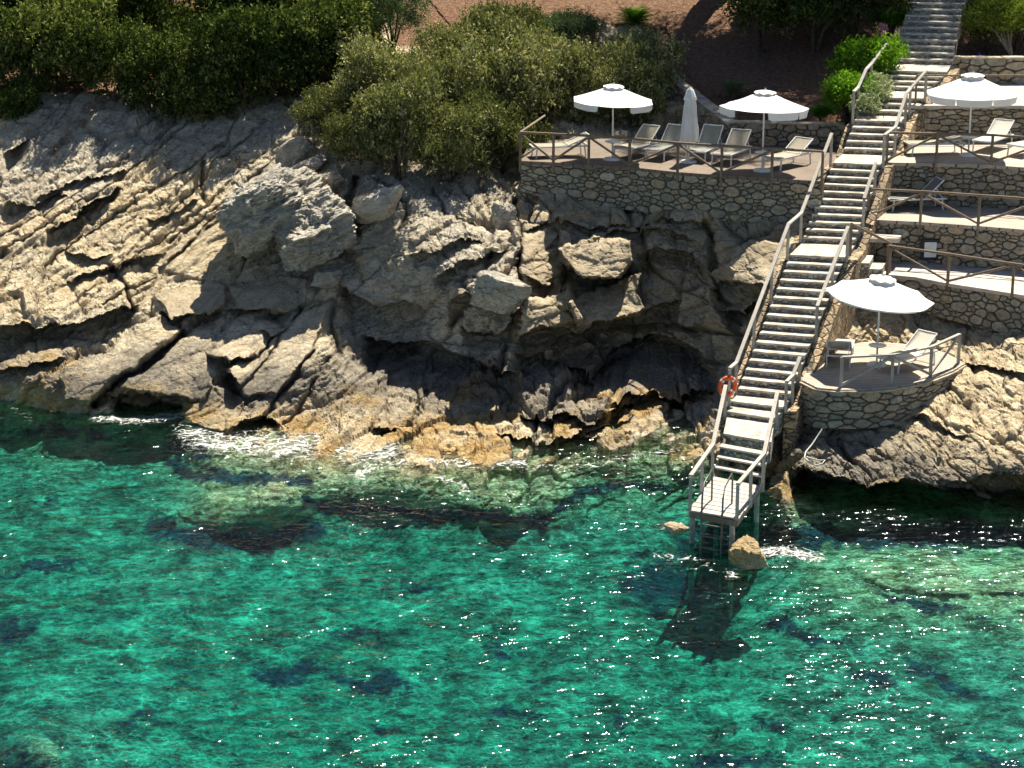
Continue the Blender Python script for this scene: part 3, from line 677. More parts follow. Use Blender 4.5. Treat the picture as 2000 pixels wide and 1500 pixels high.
    for bb in [(60, 745, 110, 55, -25), (110, 710, 50, 18, -15), (260, 770, 90, 20, -8), (700, 800, 70, 40, 20), (560, 845, 120, 14, 0), (840, 850, 110, 22, 0), (1010, 850, 70, 22, 0), (1230, 850, 110, 30, -12), (420, 800, 60, 26, 0)]:
        ochre = np.maximum(ochre, blob(px+40*w1+20*w3, py+22*w2+10*w4, *bb))
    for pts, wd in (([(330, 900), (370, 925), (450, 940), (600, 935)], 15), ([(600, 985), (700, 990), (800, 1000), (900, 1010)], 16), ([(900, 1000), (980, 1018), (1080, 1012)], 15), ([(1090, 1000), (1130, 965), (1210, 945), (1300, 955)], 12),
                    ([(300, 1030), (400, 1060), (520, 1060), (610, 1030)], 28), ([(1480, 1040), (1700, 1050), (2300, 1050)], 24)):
        weed_shade = np.maximum(weed_shade, np.clip(1.25-segdist(px+20*w1+12*w3, py+14*w2+8*w4, pts)/wd, 0, 1))  # navy bands paint the shade below the underwater shelf and reef
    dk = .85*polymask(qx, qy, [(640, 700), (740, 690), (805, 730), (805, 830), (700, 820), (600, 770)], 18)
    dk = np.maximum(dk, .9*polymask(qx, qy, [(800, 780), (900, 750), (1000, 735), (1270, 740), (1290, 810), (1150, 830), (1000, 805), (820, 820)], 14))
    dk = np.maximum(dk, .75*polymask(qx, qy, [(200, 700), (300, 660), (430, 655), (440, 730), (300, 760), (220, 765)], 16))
    dk = np.maximum(dk, .85*polymask(qx, qy, [(-300, 650), (180, 645), (130, 700), (60, 725), (-300, 725)], 12))  # shade of the left undercut painted on with the lichen
    dk = np.maximum(dk, .8*polymask(qx, qy, [(1490, 880), (1640, 930), (2300, 925), (2300, 1020), (1490, 1020)], 16))  # paints the shade below the right overhang into the rock colour
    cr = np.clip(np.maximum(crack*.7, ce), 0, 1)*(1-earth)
    nr, nc = px.shape
    idx = np.arange(nr*nc).reshape(nr, nc)
    Fq = np.stack([idx[:-1, :-1], idx[1:, :-1], idx[1:, 1:], idx[:-1, 1:]], -1).reshape(-1, 4)
    return P.reshape(-1, 3), Fq, dict(grey=('POINT', grey), flat=('POINT', np.clip(flat, 0, 1)), weed_shade=('POINT', weed_shade), earth=('POINT', earth), crack=('POINT', cr), ochre=('POINT', np.clip(ochre*1.5, 0, 1)), lichen_shade=('POINT', dk))
TER = {}
V, Fq, at_ = terrain(-300, 2300, -240, 1035, 2.2)
TER['land'] = V
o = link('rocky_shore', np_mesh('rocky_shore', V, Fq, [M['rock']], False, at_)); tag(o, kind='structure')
V, Fq, at_ = terrain(-300, 2300, 1030.0, 1780, 4.0)
V[:len(np.arange(-300, 2300.1, 4.0)), 2] -= .05
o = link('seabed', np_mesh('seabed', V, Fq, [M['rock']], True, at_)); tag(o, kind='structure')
# ------------------------------------------------------------------ water
def foam_paint(X, Y):
    t = 1/np.maximum(Y, 1); # back to picture coordinates only to lay foam along the measured shoreline
    z = 0-H; dz = z
    # camera space
    yc = Y*SP+dz*CP; zc = Y*CP-dz*SP
    px = 1000+F*X/zc; py = 750-F*yc/zc
    f = np.zeros(X.shape)
    def band(pts, wd, am): return am*np.clip(1.25-segdist(px, py, pts)/wd, 0, 1)
    for pts, wd, am in [([(180, 815), (260, 822), (350, 812)], 13, .95), ([(370, 850), (450, 865), (560, 872), (640, 860), (760, 885)], 46, .9),
        ([(660, 880), (720, 910), (700, 930)], 30, .8), ([(820, 895), (900, 905), (960, 900), (1020, 905)], 14, 1.0), ([(860, 935), (900, 945), (915, 965)], 13, .8), ([(960, 910), (1110, 915), (1180, 905)], 12, .7),
        ([(1160, 905), (1240, 890), (1320, 880), (1340, 905)], 9, .75), ([(0, 760), (40, 745), (60, 735)], 22, .8), ([(1420, 1050), (1470, 1085), (1430, 1120)], 22, .85),
        ([(1490, 1075), (1560, 1080), (1600, 1090)], 17, 1.05), ([(1290, 1030), (1330, 1025)], 12, .8), ([(1280, 1085), (1360, 1090), (1390, 1110)], 12, .7), ([(0, 780), (40, 800), (60, 820)], 14, .5)]:
        f = np.maximum(f, band(pts, wd, am))
    return f
wx = np.arange(-26, 26.01, .11); wy = np.arange(28, 68.01, .13)
GX, GY = np.meshgrid(wx, wy)
wob = .35*fbm(GX*.5, GY*.5, 2.2, 3)
a1 = ridged((GX+wob)*.55, (GY*1.0+GX*.18)*.9, 1.3, 4)
wz = .010*a1+.010*fbm(GX*1.9+wob, GY*2.9, 7.7, 3)+.03*fbm(GX*.3, GY*.5, 4.2, 2)
foam = foam_paint(GX, GY)
nr, nc = GX.shape; idx = np.arange(nr*nc).reshape(nr, nc)
top = np.stack([idx[:-1, :-1], idx[:-1, 1:], idx[1:, 1:], idx[1:, :-1]], -1).reshape(-1, 4)
wz = wz*1.15
Vt = np.stack([GX, GY, wz], -1).reshape(-1, 3)
n0 = len(Vt)
ring = np.concatenate([idx[0, :], idx[1:, -1], idx[-1, -2::-1], idx[-2:0:-1, 0]])
Vb = Vt[ring].copy(); Vb[:, 2] = -9
bi = n0+np.arange(len(ring)); nx = np.roll(ring, -1); nb = np.roll(bi, -1)
side = np.stack([ring, bi, nb, nx], -1)
c_i = n0+len(ring); Vc = np.array([[0, 45, -9.]])
cap = np.stack([bi, np.full_like(bi, c_i), nb, nb], -1)
Vw = np.concatenate([Vt, Vb, Vc]); 
def water_material():
    m, n, l, p = mat('sea_water'); b = N(m); n.remove(p); out = n['Material Output']
    co = b.coord()
    warp = b.add(co, b.noisec(co, 1.1, 3), (.55, .45, 0))
    sc = n.new('ShaderNodeVectorMath'); sc.operation = 'MULTIPLY'; l.new(warp, sc.inputs[0]); sc.inputs[1].default_value = (1, 1.35, 1); sv = sc.outputs[0]
    # focused ripple light painted into the tint: bright net lines and dim cell centres let more or less light through
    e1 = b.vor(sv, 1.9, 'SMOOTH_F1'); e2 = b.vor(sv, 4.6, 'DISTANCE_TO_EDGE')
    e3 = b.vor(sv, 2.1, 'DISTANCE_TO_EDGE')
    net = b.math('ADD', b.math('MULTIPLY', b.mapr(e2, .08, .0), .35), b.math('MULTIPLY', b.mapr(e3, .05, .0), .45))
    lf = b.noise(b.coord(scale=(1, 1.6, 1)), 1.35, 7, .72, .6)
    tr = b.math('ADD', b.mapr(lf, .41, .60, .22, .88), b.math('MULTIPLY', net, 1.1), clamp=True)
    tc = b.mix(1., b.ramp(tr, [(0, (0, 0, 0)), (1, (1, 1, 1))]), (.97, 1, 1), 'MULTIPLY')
    ht = b.math('ADD', b.math('MULTIPLY', b.noise(b.coord(scale=(1, 1.5, 1)), 2.3, 2, .5, .5), 1.), b.math('MULTIPLY', b.noise(b.coord(scale=(1, 1.4, 1)), 8, 1, .5), .13))
    nr_ = b.bump(b.math('MULTIPLY', ht, b.mapr(b.noise(co, .35, 4, .7), .38, .62, .3, 1.35)), 1.0, .098)
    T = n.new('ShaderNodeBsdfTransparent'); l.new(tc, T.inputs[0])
    G = n.new('ShaderNodeBsdfGlossy'); G.inputs['Roughness'].default_value = .11; l.new(nr_, G.inputs['Normal']); G.inputs[0].default_value = (.85, .92, 1, 1)
    fr = n.new('ShaderNodeFresnel'); fr.inputs[0].default_value = 1.33; l.new(nr_, fr.inputs['Normal'])
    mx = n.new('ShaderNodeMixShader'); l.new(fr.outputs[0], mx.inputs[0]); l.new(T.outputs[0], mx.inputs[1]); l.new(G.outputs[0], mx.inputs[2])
    # foam
    fa = b.attr('foam')
    fw = b.add(co, b.noisec(co, 1.6, 4), (.9, .9, 0))
    lace = b.vor(fw, 2.6, 'DISTANCE_TO_EDGE'); lace2 = b.vor(fw, 6.5, 'DISTANCE_TO_EDGE')
    ln = b.math('ADD', b.mapr(lace, .08, 0., 0., .55), b.mapr(lace2, .10, 0., 0., .45))
    fm = b.math('ADD', b.math('ADD', ln, b.math('MULTIPLY', b.noise(co, 3.0, 8, .8), 1.5)), b.math('MULTIPLY', b.math('SUBTRACT', fa, 1), 1.1))
    fmask = b.math('MULTIPLY', b.mapr(fm, .80, 1.25, 0., .9), b.mapr(fa, .02, .5))
    D = n.new('ShaderNodeBsdfDiffuse'); D.inputs[0].default_value = (.7, .72, .7, 1)
    m2 = n.new('ShaderNodeMixShader'); l.new(fmask, m2.inputs[0]); l.new(mx.outputs[0], m2.inputs[1]); l.new(D.outputs[0], m2.inputs[2])
    l.new(m2.outputs[0], out.inputs[0])
    va = n.new('ShaderNodeVolumeAbsorption'); va.inputs['Color'].default_value = (.12, .912, .868, 1); va.inputs['Density'].default_value = .56
    l.new(va.outputs[0], out.inputs[1])
    return m
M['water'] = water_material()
fall = np.concatenate([foam.ravel(), np.zeros(len(Vb)+1)])
me = bpy.data.meshes.new('sea_water')
faces = [tuple(f) for f in top.tolist()]+[tuple(f) for f in side.tolist()]+[(a, b_, c) for a, b_, c, _ in cap.tolist()]
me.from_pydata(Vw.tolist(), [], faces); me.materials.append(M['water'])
a_ = me.attributes.new('foam', 'FLOAT', 'POINT'); a_.data.foreach_set('value', fall.astype(np.float32))
sm = np.zeros(len(me.polygons), bool); sm[:len(top)] = True; me.polygons.foreach_set('use_smooth', sm); me.update()
tag(link('sea_water', me), kind='structure')
# ------------------------------------------------------------------ loose rocks
def rock_mesh(name, radii, seed, flat=.0, amp=.28, sub=48, chop=None, grey=.9, ang=0, ochre=0):
    nu, nv = sub*2, sub
    th = np.linspace(0, 2*np.pi, nu, endpoint=False); ph = np.linspace(.001, np.pi-.001, nv)
    T, Pp = np.meshgrid(th, ph); D = np.stack([np.cos(T)*np.sin(Pp), np.sin(T)*np.sin(Pp), np.cos(Pp)], -1)
    Q = D
    s = seed*3.7; pr_ = np.random.default_rng(seed+40); pn = pr_.normal(size=(22, 3)); pn[:, 2] *= .8; pn /= np.linalg.norm(pn, axis=1)[:, None]
    pn = np.concatenate([pn, [[0, 0, 1], [0, 0, -1], [.1, -.99, -.1]]]); pd = np.append(pr_.uniform(.78, 1.05, 22), [.8, .85, .85])
    hull = np.full(D.shape[:2], 9.)
    for n_, d_ in zip(pn, pd):
        q_ = D @ n_; hull = np.minimum(hull, np.where(q_ > .05, d_/np.maximum(q_, .05), 9.))
    hull = np.minimum(hull, 1.35)
    rad = hull*(1+amp*.35*fbm(D[..., 0]*1.2+s, D[..., 1]*1.2, D[..., 2]*1.2, 3)+amp*.30*ridged(D[..., 0]*2.6+s, D[..., 1]*2.6, D[..., 2]*3.4, 5)+.05*np.round(3*fbm(D[..., 0]*1.5, D[..., 1]*1.5+s, D[..., 2]*3.5, 2))*amp*2)
    Vv = Q*rad[..., None]*np.array(radii)
    if chop is not None: Vv[..., 2] = np.maximum(Vv[..., 2], chop)
    c, sn = math.cos(R(ang)), math.sin(R(ang))
    x = Vv[..., 0]*c-Vv[..., 2]*sn; z = Vv[..., 0]*sn+Vv[..., 2]*c; Vv[..., 0] = x; Vv[..., 2] = z
    idx = np.arange(nu*nv).reshape(nv, nu); r = np.roll(idx, -1, 1)
    Fq = np.stack([idx[:-1], idx[1:], r[1:], r[:-1]], -1).reshape(-1, 4)
    return np_mesh(name, Vv.reshape(-1, 3), Fq, [M['rock']], False, dict(grey=('POINT', np.full(nu*nv, grey)), ochre=('POINT', np.full(nu*nv, ochre))))
def rock(px, py, Y, radii, seed, label, ang=0, rz=0, amp=.28, sub=48, chop=None, grey=.9, name='boulder', cat='rock', ochre=0):
    # geometry is baked at its place so the height bands of the material read world height
    p = at(px, py, Y); me = rock_mesh(name, radii, seed, 0, amp, sub, chop, grey, ang, ochre)
    me.transform(Matrix.Translation(p) @ Matrix.Rotation(R(rz), 4, 'Z'))
    o = link(name, me); return tag(o, label, cat)
rock(518, 408, 66.7, (1.6, 1.8, .95), 1, 'left half of the big split grey boulder jutting from the cliff', 28, 0, .6, 120)
rock(612, 442, 66.1, (1.4, 1.8, 1.0), 2, 'right half of the big split grey boulder, overhanging the tan slabs', 22, 8, .55, 120)
rock(640, 352, 68.6, (.5, .5, .3), 3, 'small tan block behind the big split boulder', 15, 0, .2, 40, grey=.5)
rock(575, 295, 71.2, (.65, .6, .45), 4, 'pale grey boulder at the left foot of the olive bushes', 30)
rock(600, 325, 70, (.7, .5, .25), 5, 'flat grey rock slab resting above the split boulder', 25, 0, .2)
rock(640, 545, 65.3, (.42, .4, .33), 6, 'rounded grey rock right below the big split boulder', 0)
rock(735, 400, 66.3, (.75, .8, .5), 7, 'grey boulder in leaf shade under the bush mass', 20)
rock(985, 430, 66.2, (.4, .4, .6), 8, 'upright pale rock at the left foot of the terrace wall', -10)
rock(975, 570, 62.0, (.85, .7, .6), 9, 'bulging pale boulder left of the shaded cliff face', -15)
rock(1456, 1082, 48.9, (.40, .62, .40), 12, 'orange brown rock washed by foam beside the swimming ladder', 25, 0, .42, 60, grey=.3, ochre=.9)
rock(1322, 1032, 50.9, (.26, .22, .13), 13, 'small ochre rock awash left of the swimming ladder', 0, 0, .3, 30, grey=.3, ochre=.9)
# ------------------------------------------------------------------ stone walls
def clip(poly, nx, ny, c):      # keep nx*x+ny*y <= c
    out = []
    for i in range(len(poly)):
        p, q = poly[i], poly[(i+1) % len(poly)]
        a = nx*p[0]+ny*p[1]-c; b_ = nx*q[0]+ny*q[1]-c
        if a <= 0: out.append(p)
        if (a < 0 < b_) or (b_ < 0 < a): t = a/(a-b_); out.append((p[0]+t*(q[0]-p[0]), p[1]+t*(q[1]-p[1])))
    return out
def cells(L, Hh, big, small, fb, seed, asp=1.35):
    r = random.Random(seed); pts = []; W = L/asp
    def tryput(rad, n):
        for _ in range(n):
            x, y = r.uniform(0, W), r.uniform(0, Hh); rr = rad*r.uniform(.75, 1.3)
            if all((x-a)**2+(y-b_)**2 > ((rr+c)*.92)**2 for a, b_, c in pts if abs(x-a) < .8): pts.append((x, y, rr))
    area = W*Hh
    tryput(big, int(area/(big*big*4)*fb*3)); tryput((big+small)/2, int(area/(big*small*4)*2.5)); tryput(small, int(area/(small*small*4)*4))
    out = []
    for i, (x, y, rr) in enumerate(pts):
        poly = [(0, 0), (W, 0), (W, Hh), (0, Hh)]
        for j, (a, b_, c) in enumerate(pts):
            if j == i or abs(a-x) > 1.2 or abs(b_-y) > 1.2: continue
            nx, ny = a-x, b_-y; d2 = nx*nx+ny*ny
            cc = nx*x+ny*y+(d2+rr*rr-c*c)/2
            poly = clip(poly, nx, ny, cc)
            if len(poly) < 3: break
        if len(poly) >= 3: out.append([(p[0]*asp, p[1]) for p in poly])
    return out
def stone_wall(path, zb, zt, name, label, big=.2, small=.075, fb=1, seed=1, thick=.35, stone='stone', asp=1.35, coping=0, group=None, cat='wall', lean=0, top='mortar'):
    """path: world xy points left to right as seen from the sea; zb/zt lists of bottom/top heights"""
    pts = [Vector((p[0], p[1])) for p in path]; sl_ = [0]
    for a, b_ in zip(pts[:-1], pts[1:]): sl_.append(sl_[-1]+(b_-a).length)
    L = sl_[-1]
    def ev(s):
        s = min(max(s, 0), L)
        for i in range(len(pts)-1):
            if s <= sl_[i+1] or i == len(pts)-2:
                t = (s-sl_[i])/(sl_[i+1]-sl_[i]); p = pts[i].lerp(pts[i+1], t); d = (pts[i+1]-pts[i]).normalized()
                return p, Vector((d.y, -d.x)), zb[i]+(zb[i+1]-zb[i])*t, zt[i]+(zt[i+1]-zt[i])*t
    Hm = sum(b_-a for a, b_ in zip(zb, zt))/len(zb)
    t_ = empty(name, (pts[0].x, pts[0].y, zb[0]), 0, label, cat, group)
    O = Vector(t_.location)
    core = MB(); n = max(2, int(L/.4)); rows = []
    for k in range(n+1):
        p, nn, a, b_ = ev(L*k/n)
        f = p-nn*.0; bk = p-nn*thick
        rows.append([Vector((f.x, f.y, a))-O, Vector((f.x, f.y, b_-.03))-O, Vector((bk.x, bk.y, b_-.03))-O, Vector((bk.x, bk.y, a))-O])
    vs = [v for r_ in rows for v in r_]; fs = []
    for k in range(n):
        for j in range(3): fs.append((k*4+j, (k+1)*4+j, (k+1)*4+j+1, k*4+j+1))
    fs += [(0, 1, 2, 3), (n*4+3, n*4+2, n*4+1, n*4)]
    core.poly(vs, fs); core.build('mortar_core', M['mortar'], t_)
    st = MB(); rr = random.Random(seed)
    for poly in cells(L, Hm, big, small, fb, seed, asp):
        cx = sum(p[0] for p in poly)/len(poly); cy = sum(p[1] for p in poly)/len(poly)
        ar = abs(sum(poly[i][0]*poly[(i+1) % len(poly)][1]-poly[(i+1) % len(poly)][0]*poly[i][1] for i in range(len(poly))))/2
        if ar < .002: continue
        sz = math.sqrt(ar); dep = rr.uniform(.025, .06)+min(.05, sz*.12); tone = min(1, max(0, rr.random()*.75+min(.35, sz*.6)))
        tx, ty = rr.uniform(-.12, .12), rr.uniform(-.12, .12); m_ = .009
        q_ = []
        for a0, b0 in zip(poly, poly[1:]+poly[:1]):
            q_ += [(a0[0]*.8+b0[0]*.2, a0[1]*.8+b0[1]*.2), ((a0[0]+b0[0])/2, (a0[1]+b0[1])/2), (a0[0]*.2+b0[0]*.8, a0[1]*.2+b0[1]*.8)]
        jm = .05*sz; poly = [(cx+(a0[0]-cx)*rr.uniform(.9, 1.0), cy+(a0[1]-cy)*rr.uniform(.88, 1.0)) for a0 in q_]
        rings = []
        for ins, dd in ((m_, -.02), (m_+.003, dep*.8), (m_+.018, dep)):
            ring_ = []
            for q in poly:
                vx, vy = q[0]-cx, q[1]-cy; ln = math.hypot(vx, vy)+1e-6; k = max(.15, 1-ins*1.3/ln)
                s_, h_ = cx+vx*k, cy+vy*k
                p, nn, a, b_ = ev(s_); zz = a+(b_-a)*h_/Hm
                dd2 = dd+(tx*vx+ty*vy)*(1 if dd > 0 else 0)
                ring_.append(Vector((p.x+nn.x*dd2, p.y+nn.y*dd2, zz))-O)
            rings.append(ring_)
        m = len(rings[0]); vs = [v for r_ in rings for v in r_]; fs = []
        for j in range(2):
            for k in range(m): fs.append((j*m+k, j*m+(k+1) % m, (j+1)*m+(k+1) % m, (j+1)*m+k))
        fs.append(tuple(range(2*m, 3*m)))
        st.poly(vs, fs, 0, tone)
    st.build('stonework', M[stone], t_)
    if coping:
        cpb = MB(); s = 0
        while s < L-.05:
            l_ = min(rr.uniform(.35, .8), L-s)
            (p, nn, a, b1), (q, n2, a2, b2) = ev(s+.008), ev(s+l_-.008)
            e1 = rr.uniform(.02, .06); e2 = e1; hh = coping*rr.uniform(.8, 1.25)
            B4 = [Vector((p.x+nn.x*(.05+e1), p.y+nn.y*(.05+e1), b1-.028)), Vector((q.x+n2.x*(.05+e2), q.y+n2.y*(.05+e2), b2-.028)), Vector((q.x-n2.x*thick, q.y-n2.y*thick, b2-.028)), Vector((p.x-nn.x*thick, p.y-nn.y*thick, b1-.028))]
            cpb.hexa([v-O for v in B4], [v-O+Vector((0, 0, hh)) for v in B4]); s += l_
        cpb.build('coping', M['coping'], t_, .01)
    return t_
xy = lambda P: [(p.x, p.y) for p in P]
stone_wall(xy(E_TL), [5.5, 5.25, 5.15, 5.1, 5.05, 5.05, 5.1, 5.15], [6.44]*8, 'retaining_wall', 'long fieldstone retaining wall under the upper left sun terrace', .12, .045, .4, 3, asp=1.8, stone='stone_cool')
stone_wall(xy(E_T4), [5.3]*5, [6.66]*5, 'retaining_wall', 'stone retaining wall between the upper right terrace and the one with the lone lounger', .13, .05, .35, 4, asp=1.8)
stone_wall(xy(E_T3), [4.0]*5, [5.31]*5, 'retaining_wall', 'rounded fieldstone wall behind the niche panel', .14, .05, .4, 5, asp=1.6)
stone_wall(xy(E_T2), [3.2, 3.1, 3.0, 2.9, 2.8, 2.7], [4.04]*6, 'retaining_wall', 'fieldstone wall behind the lowest umbrella, below the narrow terrace', .13, .05, .4, 6, asp=1.6)
stone_wall(xy(E_T1), [1.35, 1.35, 1.4, 1.4, 1.45, 1.55, 1.7, 1.95, 2.2], [2.44]*9, 'retaining_wall', 'curved dry stone wall carrying the lowest sun terrace', .085, .045, .4, 7, asp=2.6, coping=.05)
stone_wall(xy(E_T5), [6.6]*4, [7.87]*4, 'retaining_wall', 'thin-coursed stone wall behind the upper right umbrella', .09, .045, .4, 8, asp=2.6)
stone_wall([(at(px, 140, 75.).x, 75.) for px in (1852, 1930, 2000, 2380)], [7.8]*4, [8.78]*4, 'garden_wall', 'low stone garden wall under the yellow-green tree, right of the top steps', .17, .07, .8, 9, asp=1.7, coping=.07)
stone_wall([(at(px, 260, Y).x, Y) for px, Y in ((1425, 70.6), (1540, 70.4), (1652, 70.2))], [6.4]*3, [7.24]*3, 'garden_wall', 'low rusty stone wall along the back of the upper left terrace', .16, .06, .8, 10, asp=1.6, coping=.05)
p1, p2, p3 = at(1308, 152, 75.5), at(1370, 200, 73), at(1428, 246, 70.7)
stone_wall([(p1.x, p1.y), (p2.x, p2.y), (p3.x, p3.y)], [p1.z-.9, p2.z-1.2, 6.3], [p1.z, p2.z, p3.z], 'garden_wall', 'sloping stone wall climbing the bank behind the closed umbrella', .16, .06, .8, 11, coping=.06)
stone_wall([(at(px, 10, 86.).x, 86.) for px in (1330, 1400, 1475)], [8.6]*3, [at(1400, 6, 86).z]*3, 'garden_wall', 'short grey stone wall on the earth bank at the top edge', .2, .08, 1, 12)
stone_wall([(at(px, 10, 84.).x, 84.) for px in (1940, 2000, 2380)], [8.5]*3, [at(1400, -8, 84).z]*3, 'garden_wall', 'pale stone wall at the top right corner behind the tree', .22, .08, 1, 13)
stone_wall([(at(px, 60, 84.).x, 84.) for px in (780, 805, 832)], [at(780, 82, 84).z]*3, [at(780, 66, 84).z]*3, 'terrace_edge', 'thin pale edging on the orange earth beside the olive tree', .2, .1, .5, 14, coping=.08)
# ------------------------------------------------------------------ terrace floors
def floor(name, E, B, z, mt, label, th=.1):
    t = MB(); P = [Vector((p.x, p.y, z)) for p in E+B]; n = len(P)
    t.poly(P+[p-Vector((0, 0, th)) for p in P], [tuple(range(n)), tuple(range(2*n-1, n-1, -1))]+[(i, n+i, n+(i+1) % n, (i+1) % n) for i in range(n)])
    o = t.build(name, M[mt]); return tag(o, label, 'terrace')
def outset(E, d):
    out = []
    for i, p in enumerate(E):
        a = E[max(0, i-1)]; b_ = E[min(len(E)-1, i+1)]; t = Vector((b_.x-a.x, b_.y-a.y)).normalized(); out.append(Vector((p.x+t.y*d, p.y-t.x*d, p.z)))
    return out
floor('terrace_deck', outset(E_TL, .1), B_TL, 6.5, 'deck_wood', 'long planked sun terrace with six loungers, upper left')
floor('terrace_deck', outset(E_T4, .1), B_T4, 6.72, 'deck_pale', 'upper right terrace floor under the scalloped umbrella')
floor('terrace_deck', outset(E_T3, .1), B_T3, 5.37, 'deck_pale', 'terrace floor under the lone grey lounger at right')
floor('terrace_deck', outset(E_T2, .1), B_T2, 4.1, 'deck_grey', 'narrow terrace floor in front of the niche panel')
floor('terrace_deck', outset(E_T1, .02), B_T1, 2.505, 'deck_pale', 'small curved sun deck under the lowest umbrella')
floor('terrace_floor', outset(E_T5, .1), [Vector((24, 75.0, 0)), Vector((14.4, 75.0, 0))], 7.9, 'deck_grey', 'highest right terrace floor behind the dark railing')
# ------------------------------------------------------------------ stone staircase
stair = empty('stone_staircase', Lp(6)[2], 0, 'long straight stone staircase climbing the cliff from the sea platform', 'staircase')
SO = Vector(stair.location)
def step_block(name, bl, br, fl, fr, z, h, par=stair, off=SO):
    t = MB(); d = Vector((0, 0, h+.45)); th = .055
    P = [Vector((q.x, q.y, z)) for q in (fl, fr, br, bl)]
    ins = [q-Vector((0, -.03, 0)) for q in P]
    t.hexa([q-off-d for q in ins], [q-off-Vector((0, 0, th)) for q in ins], 0)
    # tread with an uneven worn front edge
    n = 9; fv = []; 
    for k in range(n):
        q = P[0].lerp(P[1], k/(n-1)); fv.append(q+Vector((0, -.02+random.uniform(-.015, .015), random.uniform(-.008, .006))))
    top = [v-off for v in fv]+[P[2]-off, P[3]-off]; m = len(top)
    t.poly(top+[v-Vector((0, 0, th)) for v in top], [tuple(range(m)), tuple(range(2*m-1, m-1, -1))]+[(i, m+i, m+(i+1) % m, (i+1) % m) for i in range(m)], 1)
    return t.build(name, [M['step_riser'], M['tread']], par)
for i in range(7):
    a = Lp(i); b_ = Lp(i+1); n = NSTEP[i]; za, zb_ = a[2].z, b_[0].z
    if i > 0: step_block('landing', a[0], a[1], a[2], a[3], za, (za-zb_)/n)
    for k in range(1, n):
        t0, t1 = (k-1)/(n-1), k/(n-1)
        fl0 = a[2].lerp(b_[0], t0 if k > 1 else 0); fr0 = a[3].lerp(b_[1], t0 if k > 1 else 0)
        # step k spans from previous nosing to its own
        q0 = a[2].lerp(b_[0], (k-1)/(n-1)) if n > 1 else a[2]; 
        L0 = a[2].lerp(b_[0], (k-1)/(n-1)*1.0); R0 = a[3].lerp(b_[1], (k-1)/(n-1)); L1 = a[2].lerp(b_[0], k/(n-1)); R1 = a[3].lerp(b_[1], k/(n-1))
        jj = random.uniform(-.03, .03)
        step_block('step', L0, R0+Vector((jj, 0, 0)), L1, R1+Vector((jj, 0, 0)), za+(zb_-za)*k/n, (za-zb_)/n)
# masonry flanks carrying the flights (built per side)
def flank(side, i0, i1, depth, thick, mt, gap=.02, drop=.1):
    t = MB(); pts = []
    for i in range(i0, i1+1):
        L = Lp(i); pts += [L[0+side], L[2+side]]
    s = -1 if side == 0 else 1
    for p, q in zip(pts[:-1], pts[1:]):
        for k in range(3):
            a, b_ = p.lerp(q, k/3), p.lerp(q, (k+1)/3)
            ou = Vector((s*thick, 0, 0)); g = Vector((s*gap, 0, -drop)); D1 = Vector((0, 0, depth))
            A = [a+g, b_+g, b_+g+ou, a+g+ou]
            if s < 0: A = A[::-1]
            t.hexa([v-SO-D1 for v in A], [v-SO for v in A])
    t.build('side_wall', M[mt], stair)
flank(1, 5, 6, 2.4, .32, 'sidewall', .02, .12)
flank(0, 1, 6, 1.9, .25, 'sidewall', .02, .2)
flank(1, 1, 5, 1.6, .3, 'sidewall', .02, .1)
L7 = Lp(7)
step_block('wooden_landing', *L7, 1.75, .16)
# ------------------------------------------------------------------ sea platform with open wooden treads
plat = empty('sea_platform', onz(1394, 996, 0), 0, 'white boarded bathing platform with open wooden steps above the water', 'platform')
PO = Vector(plat.location)
PL = [onz(1394, 930, PLAT_Z), onz(1487, 949, PLAT_Z), onz(1345, 996, PLAT_Z), onz(1443, 1013, PLAT_Z)]   # bl br fl fr
for k in range(1, 5):
    t = k/4.6
    l0 = L7[2].lerp(PL[0], t); r0 = L7[3].lerp(PL[1], t); z = 1.75-(1.75-PLAT_Z)*k/4.0 if k < 4 else PLAT_Z
    if k == 4: continue
    m = MB(); dv = (PL[2]-PL[0]).normalized()*.28
    A = [l0+dv, r0+dv, r0, l0]; A = [Vector((q.x, q.y, z)) for q in A]
    m.hexa([q-PO-Vector((0, 0, .05)) for q in A], [q-PO for q in A]); m.build('tread', M['platform'], plat, .008)
nb_ = 9
for k in range(nb_):
    t0, t1 = k/nb_+.006, (k+1)/nb_-.006
    A = [PL[0].lerp(PL[2], t1), PL[1].lerp(PL[3], t1), PL[1].lerp(PL[3], t0), PL[0].lerp(PL[2], t0)]
    jt = Vector((random.uniform(-.02, .02), 0, random.uniform(-.004, .004)))
    m = MB(); m.hexa([q-PO-Vector((0, 0, .045))+jt for q in A], [q-PO+jt for q in A]); m.build('board', M['platform'], plat, .005)
m = MB()
for s in (0, 1):
    a = L7[2+s]+Vector((.06 if s == 0 else -.06, 0, -.16)); b2 = PL[0+s]+Vector((.06 if s == 0 else -.06, 0, -.14)); c2 = PL[2+s]+Vector((.06 if s == 0 else -.06, .03, -.14))
    m.beam(a-PO, b2-PO, .07, .2); m.beam(b2-PO, c2-PO, .07, .16)
m.beam(PL[2]-PO+Vector((.08, .05, -.14)), PL[3]-PO+Vector((-.08, .05, -.14)), .06, .15)
m.build('joist_frame', M['rail_brown'], plat)
for q in (PL[2]+Vector((.12, .25, 0)), PL[3]+Vector((-.12, .3, 0)), PL[0]+Vector((.1, 0, 0)), PL[1]+Vector((-.1, 0, 0))):
    m = MB(); m.tube([q-PO+Vector((0, 0, -.1)), q-PO+Vector((0, 0, -3.4))], .07, 10); m.build('pile', M['plaster'], plat)
